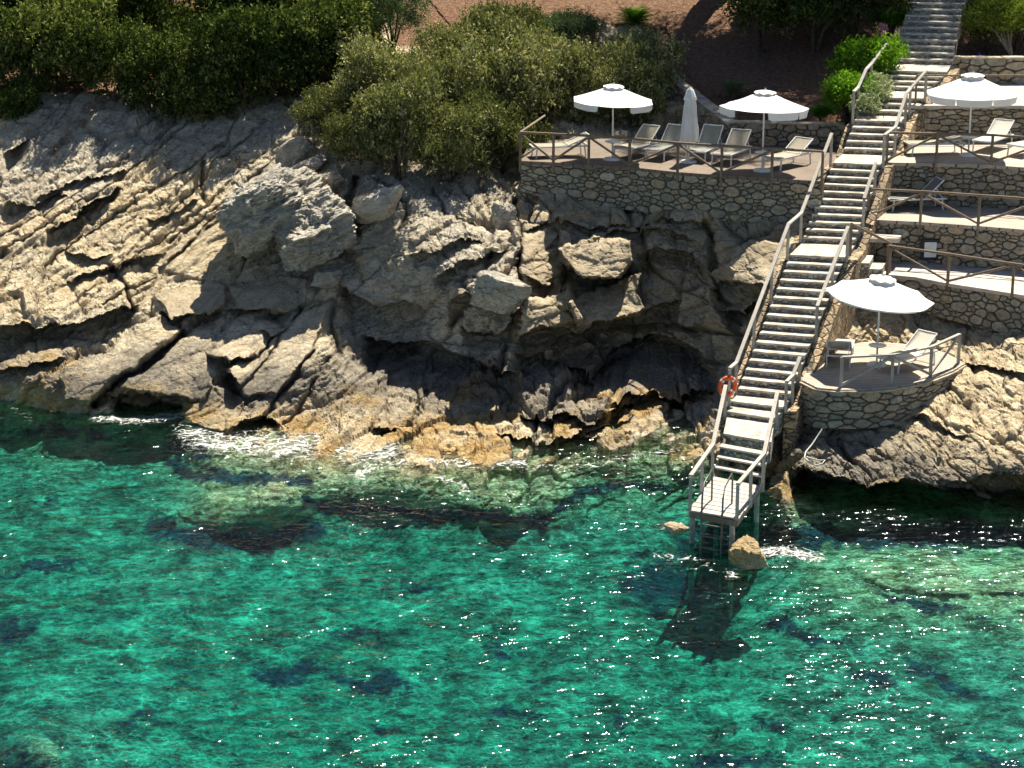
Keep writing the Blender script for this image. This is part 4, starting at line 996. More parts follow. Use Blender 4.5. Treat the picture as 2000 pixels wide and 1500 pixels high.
# ladder
lad = empty('swimming_ladder', PL[2]-Vector((-.6, 0, 0)), 0, 'steel swimming ladder hooked over the front of the platform', 'ladder')
LO = Vector(lad.location)
def side_rail(pxa, pya, nm):
    f = onz(pxa, pya, PLAT_Z); d = (PL[2]-PL[0]).normalized()
    bk = f-d*1.0; m = MB()
    pts = [bk, bk+Vector((0, 0, .72)), bk+d*.08+Vector((0, 0, .8)), f-d*.15+Vector((0, 0, .72)), f+d*.06+Vector((0, 0, .45)), f+d*.1+Vector((0, 0, -.2)), f+d*.12+Vector((0, 0, -1.9))]
    m.tube([p-LO for p in pts], .024, 8); m.build('side_rail', M['dark_steel'], lad); return f, d
fa_, d_ = side_rail(1372, 1001, 0); fb_, _ = side_rail(1412, 1008, 1)
for z in (-.25, -.55, -.85, -1.15, -1.45):
    m = MB(); a = fa_+d_*.11; b2 = fb_+d_*.11; m.beam(Vector((a.x, a.y, PLAT_Z+z))-LO, Vector((b2.x, b2.y, PLAT_Z+z))-LO, .07, .025); m.build('rung', M['dark_steel'], lad)
# ------------------------------------------------------------------ railings
def railing(label, top, posts, mt, braces=(), name='railing', base=.95, prad=.045, rrad=.04, square=False, group=None):
    """top: 3D polyline of handrail; posts: list of (foot, head); braces: list of (p,q)"""
    t = empty(name, posts[0][0] if posts else top[0], 0, label, 'railing', group); O = Vector(t.location)
    for a, b_ in zip(top[:-1], top[1:]):
        m = MB()
        if square: m.beam(a-O, b_-O, .1, .05)
        else: m.tube([(a-O).lerp(b_-O, k/4) for k in range(5)], rrad, 8, wob=.08)
        m.build('handrail', M[mt], t)
    for f, h in posts:
        m = MB()
        if square: m.beam(f-O, h-O, .08, .08, up=(0, 1, 0))
        else: m.tube([(f-O).lerp(h-O, k/4) for k in range(5)], prad, 8, wob=.08)
        m.build('post', M[mt], t)
    for a, b_ in braces:
        m = MB()
        if square: m.beam(a-O, b_-O, .05, .07)
        else: m.tube([(a-O).lerp(b_-O, k/4) for k in range(5)], rrad*.9, 8, wob=.08)
        m.build('brace', M[mt], t)
    return t
UP = lambda h: Vector((0, 0, h))
def terrace_rail(label, pts, h, mt, zig, drop=.35, extra_top=(), out=.07, dark=False, **kw):
    F_ = outset(pts, out); tops = [p+UP(h) for p in F_]
    posts = [(p-UP(drop), p+UP(h)) for p in F_]
    br = []
    for k, (a, b_) in enumerate(zip(F_[:-1], F_[1:])):
        z = zig[k % len(zig)] if k < len(zig) else None
        if z == '\\': br.append((a+UP(h-.04), b_+UP(.06)))
        elif z == '/': br.append((a+UP(.06), b_+UP(h-.04)))
    return railing(label, list(extra_top)+tops, posts, mt, br, **kw)
rTL = E_TL
terrace_rail('brown timber railing with zigzag braces along the upper left terrace', rTL, .9, 'rail_brown', ['\\', '/', '\\', '/', '\\', '/', ' '], extra_top=(E_TL[0]+Vector((.8, 3, .95)),))
rT4 = [onz(a, b_, 6.72) for a, b_ in ((1731, 316), (1828, 318), (1936, 321), (2052, 329), (2170, 337))]
terrace_rail('brown timber railing in front of the upper right umbrella', rT4, .92, 'rail_brown', ['/', '\\', '/', '\\'])
rT3 = [onz(a, b_, 5.37) for a, b_ in ((1695, 427), (1798, 432), (1911, 440), (2030, 449), (2160, 460))]
terrace_rail('brown timber railing in front of the lone grey lounger', rT3, .92, 'rail_brown', ['/', '\\', '/', '\\'])
rT2 = [onz(a, b_, 4.1) for a, b_ in ((1735, 535), (1853, 552), (1979, 572), (2100, 591))]
terrace_rail('brown timber railing beside the niche panel terrace', rT2, .86, 'rail_brown', ['\\', '/', '\\'], drop=.1)
rT1 = [onz(a, b_, 2.5) for a, b_ in ((1645, 759), (1746, 754), (1824, 737), (1879, 711))]
t1r = terrace_rail('pale timber railing with slanting braces round the curved lowest terrace', rT1, .84, 'rail_white', ['/', '\\', '/'], drop=.02, out=-.12, square=True)
rT5 = [at(px, 200, 70.2) for px in (1787, 1900, 2010, 2130)]; rT5 = [Vector((p.x, p.y, 7.9)) for p in rT5]
terrace_rail('thin dark railing on the highest right terrace', rT5, .95, 'rail_brown', [' ', ' ', ' '], drop=.1, prad=.035, rrad=.03)
# stair handrails
def stair_rail(label, side, i0, i1, h=.9, off=.06, square=True, mt='rail_white', ends=None, posts_at=None):
    s = -1 if side == 0 else 1; pts = []
    for i in range(i0, i1+1):
        L = Lp(i)
        if i > i0: pts.append(L[side]+Vector((s*off, 0, 0)))
        if i < i1 or True: pts.append(L[2+side]+Vector((s*off, 0, 0)))
    if ends: pts = ends(pts)
    top = [p+UP(h) for p in pts]; posts = []
    for a, b_ in zip(pts[:-1], pts[1:]):
        ln = (b_-a).length; k = max(1, round(ln/1.9))
        for j in range(k): q = a.lerp(b_, j/k); posts.append((q-UP(.15), q+UP(h-.02)))
    posts.append((pts[-1]-UP(.15), pts[-1]+UP(h-.02)))
    return railing(label, top, posts, mt, square=square)
stair_rail('white timber handrail down the left side of the long staircase', 0, 4, 6)
stair_rail('short sunlit handrail between the green bush and the upper steps', 0, 1, 3, mt='rail_white', square=True)
stair_rail('handrail right of the steps left of the upper right terrace', 1, 2, 4, mt='rail_white')
def half(pts): return [pts[0], pts[0].lerp(pts[1], .42), ]
stair_rail('short handrail right of the steps beside the lone lounger terrace', 1, 4, 5, ends=lambda p: [p[0].lerp(p[1], .35), p[0].lerp(p[1], .8)])
stair_rail('white handrail right of the steps above the lowest umbrella', 1, 5, 6, ends=lambda p: [p[0], p[0].lerp(p[1], .55)] if False else [p[0], p[0].lerp(p[1], .58)])
stair_rail('pale handrail where the lowest terrace joins the steps', 1, 5, 6, ends=lambda p: [p[0].lerp(p[1], .88), p[1], p[2]], h=.7)
pl_l = [L7[2]+Vector((-.06, 0, 0)), PL[0]+Vector((-.04, 0, 0)), PL[2]+Vector((.04, .08, 0))]
def plat_rail(label, P):
    top = [p+UP(.86) for p in P]
    posts = [(P[0]-UP(.1), P[0]+UP(.84)), (P[1]-UP(.15), P[1]+UP(.84)), (P[1].lerp(P[2], .5)-UP(.15), P[1].lerp(P[2], .5)+UP(.84)), (P[2]-UP(.15), P[2]+UP(.84))]
    return railing(label, top, posts, 'rail_white', square=True)
plat_rail('white handrail on the left edge of the bathing platform', [Lp(7)[0]+Vector((-.06, 0, 0)), PL[0]+Vector((-.04, 0, 0)), PL[2]+Vector((.04, .08, 0))])
plat_rail('white handrail on the right edge of the bathing platform', [Lp(7)[1]+Vector((.06, 0, 0)), PL[1]+Vector((.04, 0, 0)), PL[3]+Vector((-.04, .08, 0))])
# sloping rail from the middle landing to the niche panel terrace
a = onz(1660, 500, 4.88); b2 = onz(1737, 532, 4.1)
railing('brown handrail sloping from the middle landing down to the niche panel terrace', [a+UP(.95), b2+UP(.88)], [(a, a+UP(.93)), (b2, b2+UP(.86))], 'rail_brown')
# side steps
ss = empty('side_steps', onz(1680, 500, 4.3), 0, 'four small pale side steps from the middle landing to the right terrace', 'steps'); SS = Vector(ss.location)
for k, (x0, x1, y0, y1, z) in enumerate(((1652, 1690, 480, 500, 4.72), (1680, 1706, 498, 513, 4.52), (1700, 1730, 511, 525, 4.32))):
    A = [onz(x0-8, y1, z), onz(x1-8, y1+1, z), onz(x1, y0+1, z), onz(x0, y0, z)]
    m = MB(); m.hexa([q-SS-UP(.9) for q in A], [q-SS-UP(.05) for q in A]); m.hexa([q-SS-UP(.05) for q in A], [q-SS for q in A], 1); m.build('step', [M['step_riser'], M['tread']], ss)
m = MB(); A = [onz(1690, 465, 4.98), onz(1755, 467, 4.98), onz(1762, 458, 4.98), onz(1694, 456, 4.98)]
m.hexa([q-UP(.12) for q in A], A); tag(m.build('stone_ledge', M['tread']), 'flat pale slab projecting from the wall above the side steps', 'ledge')
# ------------------------------------------------------------------ parasols
def canopy(rad, rise, val, seed, flips=()):
    r = random.Random(seed); m = MB(); n = 8; sub = 8; rings = 9
    vs = []; hole = .16
    for i in range(rings+1):
        f = hole+(1-hole)*i/rings
        for k in range(n*sub):
            a = 2*math.pi*k/(n*sub)+.2; u = (k % sub)/sub; mid = math.sin(u*math.pi)
            rr = rad*f*(1-.075*mid*f); z = rise*(1-f)**1.12-.035*mid*f*f-.012*mid*math.sin(f*9+seed)
            vs.append(Vector((rr*math.cos(a), rr*math.sin(a), z)))
    fs = [(i*n*sub+k, i*n*sub+(k+1) % (n*sub), (i+1)*n*sub+(k+1) % (n*sub), (i+1)*n*sub+k) for i in range(rings) for k in range(n*sub)]
    m.poly(vs, fs, 0, .5, False)
    v = MB(); base = rings*n*sub
    for s in range(n):
        if s in flips: continue
        rows = []
        for j in range(4):
            g = j/3; row = []
            for k in range(sub+1):
                kk = (s*sub+k) % (n*sub); p = vs[base+kk].copy(); u = k/sub
                u2 = .5+(u-.5)*(1-.05*g); q = vs[base+(s*sub) % (n*sub)].lerp(vs[base+((s+1)*sub) % (n*sub)], u2)
                p = Vector((p.x*(1-g)+q.x*g if g else p.x, p.y*(1-g)+q.y*g if g else p.y, p.z)) if False else p
                d = Vector((p.x, p.y, 0)).normalized(); wv = .025*math.sin(u*9+s*2+seed)*g
                p = p+d*(wv-.03*g)-Vector((0, 0, val*g*(1 if 0 < k < sub else .9)))
                if k == 0: p += (vs[base+(kk+1) % (n*sub)]-vs[base+kk])*.18*g
                if k == sub: p -= (vs[base+kk]-vs[base+(kk-1) % (n*sub)])*.18*g
                row.append(p)
            rows.append(row)
        w_ = sub+1
        v.poly([p for r_ in rows for p in r_], [(j*w_+k, j*w_+k+1, (j+1)*w_+k+1, (j+1)*w_+k) for j in range(3) for k in range(sub)], 0, .5, True)
    c = MB(); vs2 = []
    for i in range(4):
        f = i/3
        for k in range(32):
            a = 2*math.pi*k/32+.2; rr = .02+f*(rad*.235); z = rise+.02-.085*f**1.3+.022*math.sin(k/32*2*math.pi*8)*f
            vs2.append(Vector((rr*math.cos(a), rr*math.sin(a), z)))
    c.poly(vs2, [(i*32+k, i*32+(k+1) % 32, (i+1)*32+(k+1) % 32, (i+1)*32+k) for i in range(3) for k in range(32)], 0, .5, True)
    return m, v, c
def parasol(base, hgt, rad, label, seed, rise=.52, val=.2, tilt=(0, 0), rz=0, flips=(), table=True):
    t = empty('parasol', base, rz, label, 'umbrella', 'open white parasols on the sun terraces')
    m = MB(); m.lathe([(0, .07), (.26, .06), (.28, .0)], 20); m.build('base_plate', M['white_metal'], t)
    m = MB(); m.tube([(0, 0, .03), (0, 0, hgt)], .028, 10); m.build('pole', M['white_metal'], t)
    A, v, c = canopy(rad, rise, val, seed, flips)
    top = A.build('canopy', M['cloth'], t); top.location = (0, 0, hgt-rise-.03); top.rotation_euler = (tilt[0], tilt[1], 0)
    vo = v.build('valance', M['cloth'], top); co_ = c.build('vent_cap', M['cloth'], top)
    f = MB(); f.lathe([(0, .0), (.03, .02), (.02, .05), (0, .08)], 8, (0, 0, rise+.01)); f.build('finial', M['white_metal'], top)
    for k in range(8):
        a = 2*math.pi*k/8+.2; r_ = MB(); r_.beam((.03*math.cos(a), .03*math.sin(a), rise-.05), (rad*.97*math.cos(a), rad*.97*math.sin(a), -.025), .02, .015)
        r_.beam((.03*math.cos(a), .03*math.sin(a), rise-.55), (rad*.5*math.cos(a), rad*.5*math.sin(a), rise*.45-.03), .015, .012)
        r_.build('rib', M['white_metal'], top)
    if table:
        m = MB(); m.lathe([(0, .60), (.24, .60), (.25, .585), (.24, .57), (0, .57)], 20); m.lathe([(.035, .57), (.05, .52), (.035, .5)], 10); m.build('pole_table', M['white_metal'], t)
    return t
parasol(onz(1196, 312, 6.5), 2.42, 1.33, 'open white umbrella at the left end of the upper left terrace', 1, .5, .2, (R(1), R(2)), R(10), flips=(5,))
parasol(onz(1488.5, 334, 6.5), 2.52, 1.38, 'open white umbrella at the right end of the upper left terrace', 2, .5, .24, (R(0), R(2)), R(32), flips=(4,))
parasol(onz(1891, 304, 6.72), 2.62, 1.47, 'open white umbrella with a full scalloped valance, upper right terrace', 3, .62, .22, (0, R(0)), R(3))
parasol(onz(1712, 714, 2.5), 2.58, 1.50, 'lowest and largest open white umbrella, over the curved deck', 4, .55, .05, (R(5), R(4)), R(25))
def closed(base, hgt, label):
    t = empty('closed_parasol', base, 0, label, 'umbrella')
    m = MB(); m.lathe([(0, .07), (.24, .06), (.26, 0)], 20); m.build('base_plate', M['white_metal'], t)
    m = MB(); m.tube([(0, 0, .03), (0, 0, hgt)], .028, 10); m.build('pole', M['white_metal'], t)
    def fold(prof, n=48, amp=.16, fr=8, ph=0):
        m = MB(); vs = []
        for r_, z in prof:
            for k in range(n):
                a = 2*math.pi*k/n; rr = r_*(1+amp*math.sin(fr*a+ph+z*1.3)+.07*math.sin(13*a+z*2)); vs.append((rr*math.cos(a), rr*math.sin(a), z))
        m.poly(vs, [(i*n+k, i*n+(k+1) % n, (i+1)*n+(k+1) % n, (i+1)*n+k) for i in range(len(prof)-1) for k in range(n)], 0, .5, True); return m
    h = hgt
    fold([(.03, h-.02), (.13, h-.3), (.17, h-.55), (.2, h-.9), (.23, h-1.25), (.25, h-1.55), (.24, h-1.68), (.17, h-1.7), (.05, h-1.6)]).build('folded_canopy', M['cloth'], t)
    fold([(.02, h+.02), (.1, h-.06), (.17, h-.27), (.205, h-.36), (.19, h-.37)], amp=.06, fr=5).build('vent_cap', M['cloth'], t)
    m = MB(); m.lathe([(.19, h-.75), (.21, h-.78), (.20, h-.81)], 24); m.build('tie_strap', M['cloth'], t)
    m = MB(); m.lathe([(0, .60), (.24, .60), (.25, .585), (.24, .57), (0, .57)], 20); m.build('pole_table', M['white_metal'], t)
closed(onz(1345, 317, 6.5), 2.35, 'closed white umbrella folded down between the loungers')
# ------------------------------------------------------------------ loungers
def lounger(center, head_deg, label, fab='sling', back=38, scale=1.0):
    """local +x points to the head end"""
    t = empty('sun_lounger', center, R(head_deg), label, 'sun lounger', 'sun loungers on the terraces')
    L, W_, hz, hinge = 1.95*scale, .66, .36, .15
    m = MB()
    for s in (-1, 1): m.beam((-L/2, s*W_/2, hz), (L/2-.15, s*W_/2, hz), .035, .05)
    m.beam((-L/2, -W_/2, hz), (-L/2, W_/2, hz), .035, .05); m.beam((L/2-.15, -W_/2, hz), (L/2-.15, W_/2, hz), .035, .05); m.beam((hinge, -W_/2, hz), (hinge, W_/2, hz), .03, .03)
    m.build('frame', M['white_metal'], t, .006)
    def sling(x0, x1, z0, z1, dz, nm):
        q = MB(); n = 10; vs = []; 
        for i in range(n+1):
            u = i/n; x = x0+(x1-x0)*u; z = z0+(z1-z0)*u-math.sin(u*math.pi)*dz
            for j, y in enumerate((-.31, -.15, 0, .15, .31)): vs.append((x, y, z-(0, .008, .012, .008, 0)[j]))
        nv = len(vs); fs = [(i*5+j, (i+1)*5+j, (i+1)*5+j+1, i*5+j+1) for i in range(n) for j in range(4)]
        vs += [(a, b_, c-.02) for a, b_, c in vs]; fs += [tuple(nv+k for k in f[::-1]) for f in fs]
        rim = [i*5 for i in range(n+1)]+[n*5+j for j in range(1, 5)]+[i*5+4 for i in range(n-1, -1, -1)]+[3, 2, 1]
        fs += [(rim[i], rim[(i+1) % len(rim)], nv+rim[(i+1) % len(rim)], nv+rim[i]) for i in range(len(rim))]
        q.poly(vs, fs, 0, .5, True); return q.build(nm, M[fab], t)
    sling(-L/2+.02, hinge, hz+.045, hz+.045, .015, 'seat')
    a = R(back); bl = .78*scale; x1, z1 = hinge+bl*math.cos(a), hz+.045+bl*math.sin(a)
    bk = sling(hinge+.01, x1, hz+.05, z1, .025, 'backrest')
    m = MB()
    for s in (-1, 1): m.beam((hinge, s*.325, hz+.03), (x1, s*.325, z1-.015), .03, .035)
    m.beam((x1, -.33, z1-.015), (x1, .33, z1-.015), .035, .035)
    for s in (-1, 1): m.beam((hinge+bl*.6*math.cos(a), s*.28, hz+bl*.6*math.sin(a)), (L/2-.25, s*.28, hz), .02, .02)
    m.build('back_frame', M['white_metal'], t)
    for sx in (-L/2+.12, L/2-.28):
        for s in (-1, 1):
            m = MB(); m.beam((sx, s*(W_/2-.01), hz-.02), (sx+(-.04 if sx < 0 else .04), s*(W_/2-.01), .0), .04, .035, up=(0, 1, 0)); m.build('leg', M['white_metal'], t)
    return t
def lg(px, py, z, *a, **k): return lounger(onz(px, py, z), *a, **k)
lg(1096, 305, 6.5, 12, 'beige lounger at the far left end of the upper left terrace', back=22)
lg(1246, 304, 6.5, 52, 'beige lounger between the left open umbrella and the closed one', back=40)
lg(1303, 306, 6.5, 60, 'pale lounger just left of the closed umbrella', 'sling_grey', back=44)
lg(1378, 309, 6.5, 64, 'grey lounger just right of the closed umbrella', 'sling_grey', back=48)
lg(1430, 315, 6.5, 62, 'beige lounger left of the right open umbrella, upper left terrace', back=42)
lg(1540, 324, 6.5, 48, 'beige lounger at the right end of the upper left terrace', back=30)
lg(1828, 300, 6.72, 8, 'flat beige lounger left of the scalloped umbrella', back=10)
lg(1940, 290, 6.72, 55, 'cream lounger with raised back right of the scalloped umbrella', 'sling_white', back=34)
lg(2018, 300, 6.72, 40, 'cream lounger cut by the right edge of the upper right terrace', 'sling_white', back=20)
lg(1790, 408, 5.37, 10, 'lone grey lounger with steep back behind the zigzag rail', 'sling_grey', back=44)
lg(1640, 705, 2.5, 258, 'cream lounger beside the stairs on the curved lowest deck', 'sling_white', back=30)
lg(1775, 715, 2.5, 42, 'cream lounger right of the lowest umbrella on the curved deck', 'sling_white', back=36)
# ------------------------------------------------------------------ small things
wp = at(1819, 486, 63.0)
def wallY(px):   # front face of the niche panel wall at this column
    for a, b_ in zip(E_T3[:-1], E_T3[1:]):
        for k in range(40):
            q = a.lerp(b_, k/40)
            if 1000+F*q.x/(q.y*CP-(q.z-H)*SP) >= px: return q.y
    return 63
wy_ = wallY(1819)-.09
nbp = at(1819, 487, wy_); t = empty('niche_panel', nbp, 0, 'dark panel standing in for a wall niche, with a white sheet', 'niche panel')
m = MB(); m.box((0, -.03, 0), (.66, .05, .64)); m.build('frame', M['niche_dark'], t, .01)  # added panel; its dark colour stands in for a niche's depth
m = MB(); m.box((-.04, -.062, 0), (.36, .012, .46)); m.build('sheet', M['paper'], t)
m = MB(); m.box((.47, -.03, -.05), (.2, .12, .66)); tag(m.build('stone_jamb', M['coping'], None, .02), 'narrow beige stone upright right of the niche panel', 'stone post').location = nbp
# life ring
lp = Lp(6)[2]+Vector((-.12, -.09, .42))
t = empty('life_ring', lp, R(25), 'orange life ring hanging on the handrail post above the platform', 'life ring')
m = MB(); n1, n2 = 28, 10; vs = []
for i in range(n1):
    a = 2*math.pi*i/n1
    for j in range(n2):
        b_ = 2*math.pi*j/n2; rr = .24+.065*math.cos(b_); vs.append((rr*math.cos(a), .05*math.sin(b_), rr*math.sin(a)))
m.poly(vs, [(i*n2+j, ((i+1) % n1)*n2+j, ((i+1) % n1)*n2+(j+1) % n2, i*n2+(j+1) % n2) for i in range(n1) for j in range(n2)], 0, .5, True); m.build('ring', M['orange'], t)
for q in range(4):
    m = MB(); vs = []; 
    for i in range(3):
        a = math.pi/4+q*math.pi/2+(i-1)*.12
        for j in range(n2):
            b_ = 2*math.pi*j/n2; rr = .24+.069*math.cos(b_); vs.append((rr*math.cos(a), .054*math.sin(b_), rr*math.sin(a)))
    m.poly(vs, [(i*n2+j, (i+1)*n2+j, (i+1)*n2+(j+1) % n2, i*n2+(j+1) % n2) for i in range(2) for j in range(n2)], 0, .5, True); m.build('band', M['redband'], t)
# rope
pts = [(1606, 838, 54.6), (1598, 850, 54.5), (1586, 868, 54.3), (1574, 882, 54.0), (1571, 893, 53.7), (1580, 903, 53.5), (1594, 909, 53.4), (1606, 906, 53.4), (1611, 899, 53.5), (1600, 899, 53.5), (1586, 896, 53.5), (1575, 892, 53.6)]
m = MB(); m.tube([at(a, b_, y-.5) for a, b_, y in pts], .02, 6); tag(m.build('rope', M['rope']), 'white rope looped on the shaded rock below the curved wall', 'rope')
# ------------------------------------------------------------------ vegetation
def foliage(name, lobes, ntw, twl, lsz, seed, mt, asp=.45, up=.35, perleaf=9, droop=0):
    """lobes: (x,y,z,rx,ry,rz); twigs grow from the lobes, leaves along each twig"""
    r = np.random.default_rng(seed); lob = np.array(lobes, float); vol = (lob[:, 3]*lob[:, 4]*lob[:, 5])**.67; pr = vol/vol.sum()
    li = r.choice(len(lob), ntw, p=pr); D = r.normal(size=(ntw, 3)); D[:, 2] = np.where(D[:, 2] < -.3, -D[:, 2]*.6, D[:, 2]); D /= np.linalg.norm(D, axis=1)[:, None]
    rad = r.uniform(.6, 1.0, ntw)**.6*(1+.12*np.sin(D[:, 0]*7+li)+.1*np.sin(D[:, 1]*9+2*li))
    B = lob[li, :3]+D*lob[li, 3:]*rad[:, None]
    T = D+r.normal(size=(ntw, 3))*.45+np.array([0, 0, up]); T /= np.linalg.norm(T, axis=1)[:, None]
    TL = twl*r.uniform(.5, 1.3, ntw); tone_t = np.clip(r.normal(.5, .2, ntw), 0, 1)
    K = perleaf; f = (np.arange(K)+.5)/K
    c = B[:, None]+T[:, None]*(TL[:, None]*f)[..., None]+r.normal(size=(ntw, K, 3))*lsz*.45
    c[..., 2] -= droop*(f**2)[None]*TL[:, None]
    n = ntw*K; c = c.reshape(-1, 3)
    ld = np.repeat(T, K, 0)*.6+r.normal(size=(n, 3))*.8; ld /= np.linalg.norm(ld, axis=1)[:, None]
    nn = r.normal(size=(n, 3))+np.array([0, 0, .8]); sd = np.cross(ld, nn); sd /= np.linalg.norm(sd, axis=1)[:, None]+1e-9
    s = lsz*r.uniform(.65, 1.25, n)[:, None]
    V = np.stack([c-ld*s*.5, c+sd*s*asp*.5, c+ld*s*.5, c-sd*s*asp*.5], 1).reshape(-1, 3)
    Fq = np.arange(n*4).reshape(-1, 4)
    tone = np.clip(np.repeat(tone_t, K)*.7+r.random(n)*.3+np.tile(f, ntw)*.15-.05, 0, 1)
    return np_mesh(name, V, Fq, [mt], False, dict(tone=('FACE', tone)))
def rand_lobes(seed, n, rad, flat=.75, spread=.6):
    r = random.Random(seed); L = [(0, 0, rad*.6, rad*.6, rad*.6, rad*.6*flat)]
    for _ in range(n):
        a = r.uniform(0, 6.28); q = rad*spread*r.uniform(.4, 1.1); s = rad*r.uniform(.17, .40)
        L.append((q*math.cos(a), q*math.sin(a), rad*(r.uniform(.45, 1.05) if flat > 1 else r.uniform(.25, .95))*flat+.1, s, s, s*.7))
    return L
def stems(seed, h, rad, n=6, th=.06):
    r = random.Random(seed); m = MB()
    for _ in range(n):
        a = r.uniform(0, 6.28); q = rad*r.uniform(.3, .7); p = [Vector((0, 0, -.3)), Vector((q*.35*math.cos(a), q*.35*math.sin(a), h*.35)), Vector((q*.8*math.cos(a+.3), q*.8*math.sin(a+.3), h*.65)), Vector((q*math.cos(a+.2), q*math.sin(a+.2), h*.9))]
        m.tube(p, th, 6, r2=th*.25)
    me = bpy.data.meshes.new('stems'); me.from_pydata(m.v, [], m.f); me.materials.append(M['bark']); me.update(); return me
VAR = {}
def variants(key, mt, n, rad, ntw, twl, lsz, flat=.75, **kw):
    VAR[key] = [(foliage('foliage', rand_lobes(100+i*13+len(VAR), 17, rad, flat, .8), ntw, twl, lsz, 50+i+len(VAR)*10, M[mt], **kw), stems(i, rad*1.1, rad)) for i in range(n)]
variants('olive', 'leaf_olive', 4, 1.5, 1900, .30, .105, flat=1.15)
variants('dark', 'leaf_dark', 4, 1.6, 1900, .30, .11, asp=.6, flat=1.25)
variants('grey', 'leaf_grey', 2, 1.3, 1700, .36, .09, asp=.35)
variants('bright', 'leaf_bright', 2, 1.0, 1100, .22, .10, asp=.55)
variants('yellow', 'leaf_yellow', 2, 1.0, 1000, .22, .08, asp=.5)
cnt = [0]
def shrub(kind, p, sc, label, group=None, name='shrub', cat='bush', squash=1., i=None):
    cnt[0] += 1; k = cnt[0]; me, st = VAR[kind][(i if i is not None else k) % len(VAR[kind])]
    t = empty(name, p, (k*2.399) % 6.28, label, cat, group); t.scale = (sc, sc, sc*squash)
    link('foliage', me, t); link('stems', st, t); return t
def gy(px, py):  # ground depth there
    return float(bilerp(np.array([[px]], float), np.array([[py]], float))[0, 0])
# olive coloured maquis: (px, py of foot, depth shift, scale)
OL = [(700, 318, 0, .95, 'small olive bush at the left foot of the bush mass, above the grey boulders'),
 (790, 342, 0, 1.15, 'olive bush in front, its base over the shaded grey rocks'), (890, 345, 0, 1.2, 'wide olive bush hanging over the middle of the rock face'),
 (975, 330, 0, 1.1, 'olive bush touching the left end of the terrace railing'), (660, 285, .6, .85, 'round olive bush nearest the bare pale rock slope'),
 (730, 250, 1, 1.1, 'olive bush on the left shoulder of the bush mass'), (840, 285, 1, 1.2, 'large olive bush in the middle of the bush mass'),
 (960, 285, 1, 1.2, 'large olive bush behind the left terrace corner'), (1060, 262, 1.2, 1.1, 'olive bush behind the far left lounger'),
 (1140, 262, 1.2, 1.05, 'olive bush right behind the left open umbrella'), (1235, 262, 1.6, .95, 'shaded olive bush between the left and the closed umbrella'),
 (800, 228, 1, .95, 'olive bush below the small olive tree'), (900, 215, 1, 1.15, 'sunlit olive bush below the orange earth'),
 (1000, 222, 1, 1.2, 'sunlit olive bush at the centre of the upper bush mass'), (1110, 232, 1, 1.2, 'sunlit pale olive bush above the left open umbrella'),
 (1215, 228, 1, 1.1, 'sunlit pale olive bush nearest the earth bank'), (975, 165, 1, .9, 'high olive bush below the dark round shrub'), (850, 178, 1, .6, 'small olive bush at the edge of the orange earth')]
for a, b_, dy, sc, lb in OL:
    Y = gy(a, b_)+dy; sc *= random.uniform(.72, 1.2); shrub('olive', at(a+random.uniform(-14, 14), b_+random.uniform(-10, 14), Y)-UP(.55), sc, lb, 'olive green bushes above the cliff', squash=1.35)
for a, b_, sc, lb in [(1060, 110, 1.0, 'left dark green shrub at the top edge over the olive bushes'), (1120, 95, .95, 'right dark green shrub at the top edge, left of the spiky plant')]:
    shrub('grey', at(a, b_, gy(a, b_)), sc, lb, 'grey green shrubs')
DK = [(375, 228, .85, 'low dark evergreen bush closing the gap above the shaded ledge'), (60, 215, .8, 'low black green bush above the upper left rocks'), (230, 195, .95, 'dark evergreen bush at the upper end of the brown gully'), (320, 212, 1.15, 'dark evergreen bush overhanging the left part of the shaded ledge'), (420, 215, 1.2, 'dark evergreen bush over the middle of the shaded ledge'),
 (510, 205, 1.1, 'dark evergreen bush over the right part of the shaded ledge'), (600, 175, 1.15, 'dark evergreen bush at the right tip of the left thicket'), (660, 125, 1.0, 'sunlit evergreen bush just left of the small olive tree'),
 (40, 175, 1.15, 'dark evergreen bush above the rocks at the left edge'), (130, 160, 1.15, 'black green bush above the brown gully'), (-60, 190, 1.2, 'evergreen bush half outside the left edge'),
 (40, 90, 1.2, 'evergreen bush with lit top at the left edge'), (150, 85, 1.2, 'deep green bush left of the tall thicket'), (260, 110, 1.25, 'evergreen bush left of centre in the thicket'), (370, 115, 1.3, 'tall evergreen bush with sunlit crown in the thicket'),
 (480, 110, 1.3, 'broad evergreen bush with sunlit crown in the thicket'), (590, 90, 1.25, 'evergreen bush with yellow-green crown at the right of the thicket'), (60, 10, 1.2, 'evergreen bush in the top left corner'),
 (190, 15, 1.25, 'evergreen bush at the top edge, second from the left corner'), (320, 25, 1.3, 'evergreen bush at the top edge left of the middle of the thicket'), (450, 25, 1.3, 'evergreen bush at the top edge in the middle of the thicket'), (570, 15, 1.2, 'evergreen bush at the top edge right of the thicket middle'), (665, 40, 1.05, 'evergreen bush at the top edge beside the wooden steps')]
for a, b_, sc, lb in DK:
    sc *= random.uniform(.75, 1.25); shrub('grey' if lb.startswith(('tall', 'round', 'evergreen bush with yellow')) else 'dark', at(a+random.uniform(-20, 20), b_+random.uniform(-14, 14), gy(a, b_))-UP(.8), sc, lb, 'dark evergreen bushes in the left thicket', squash=1.3)
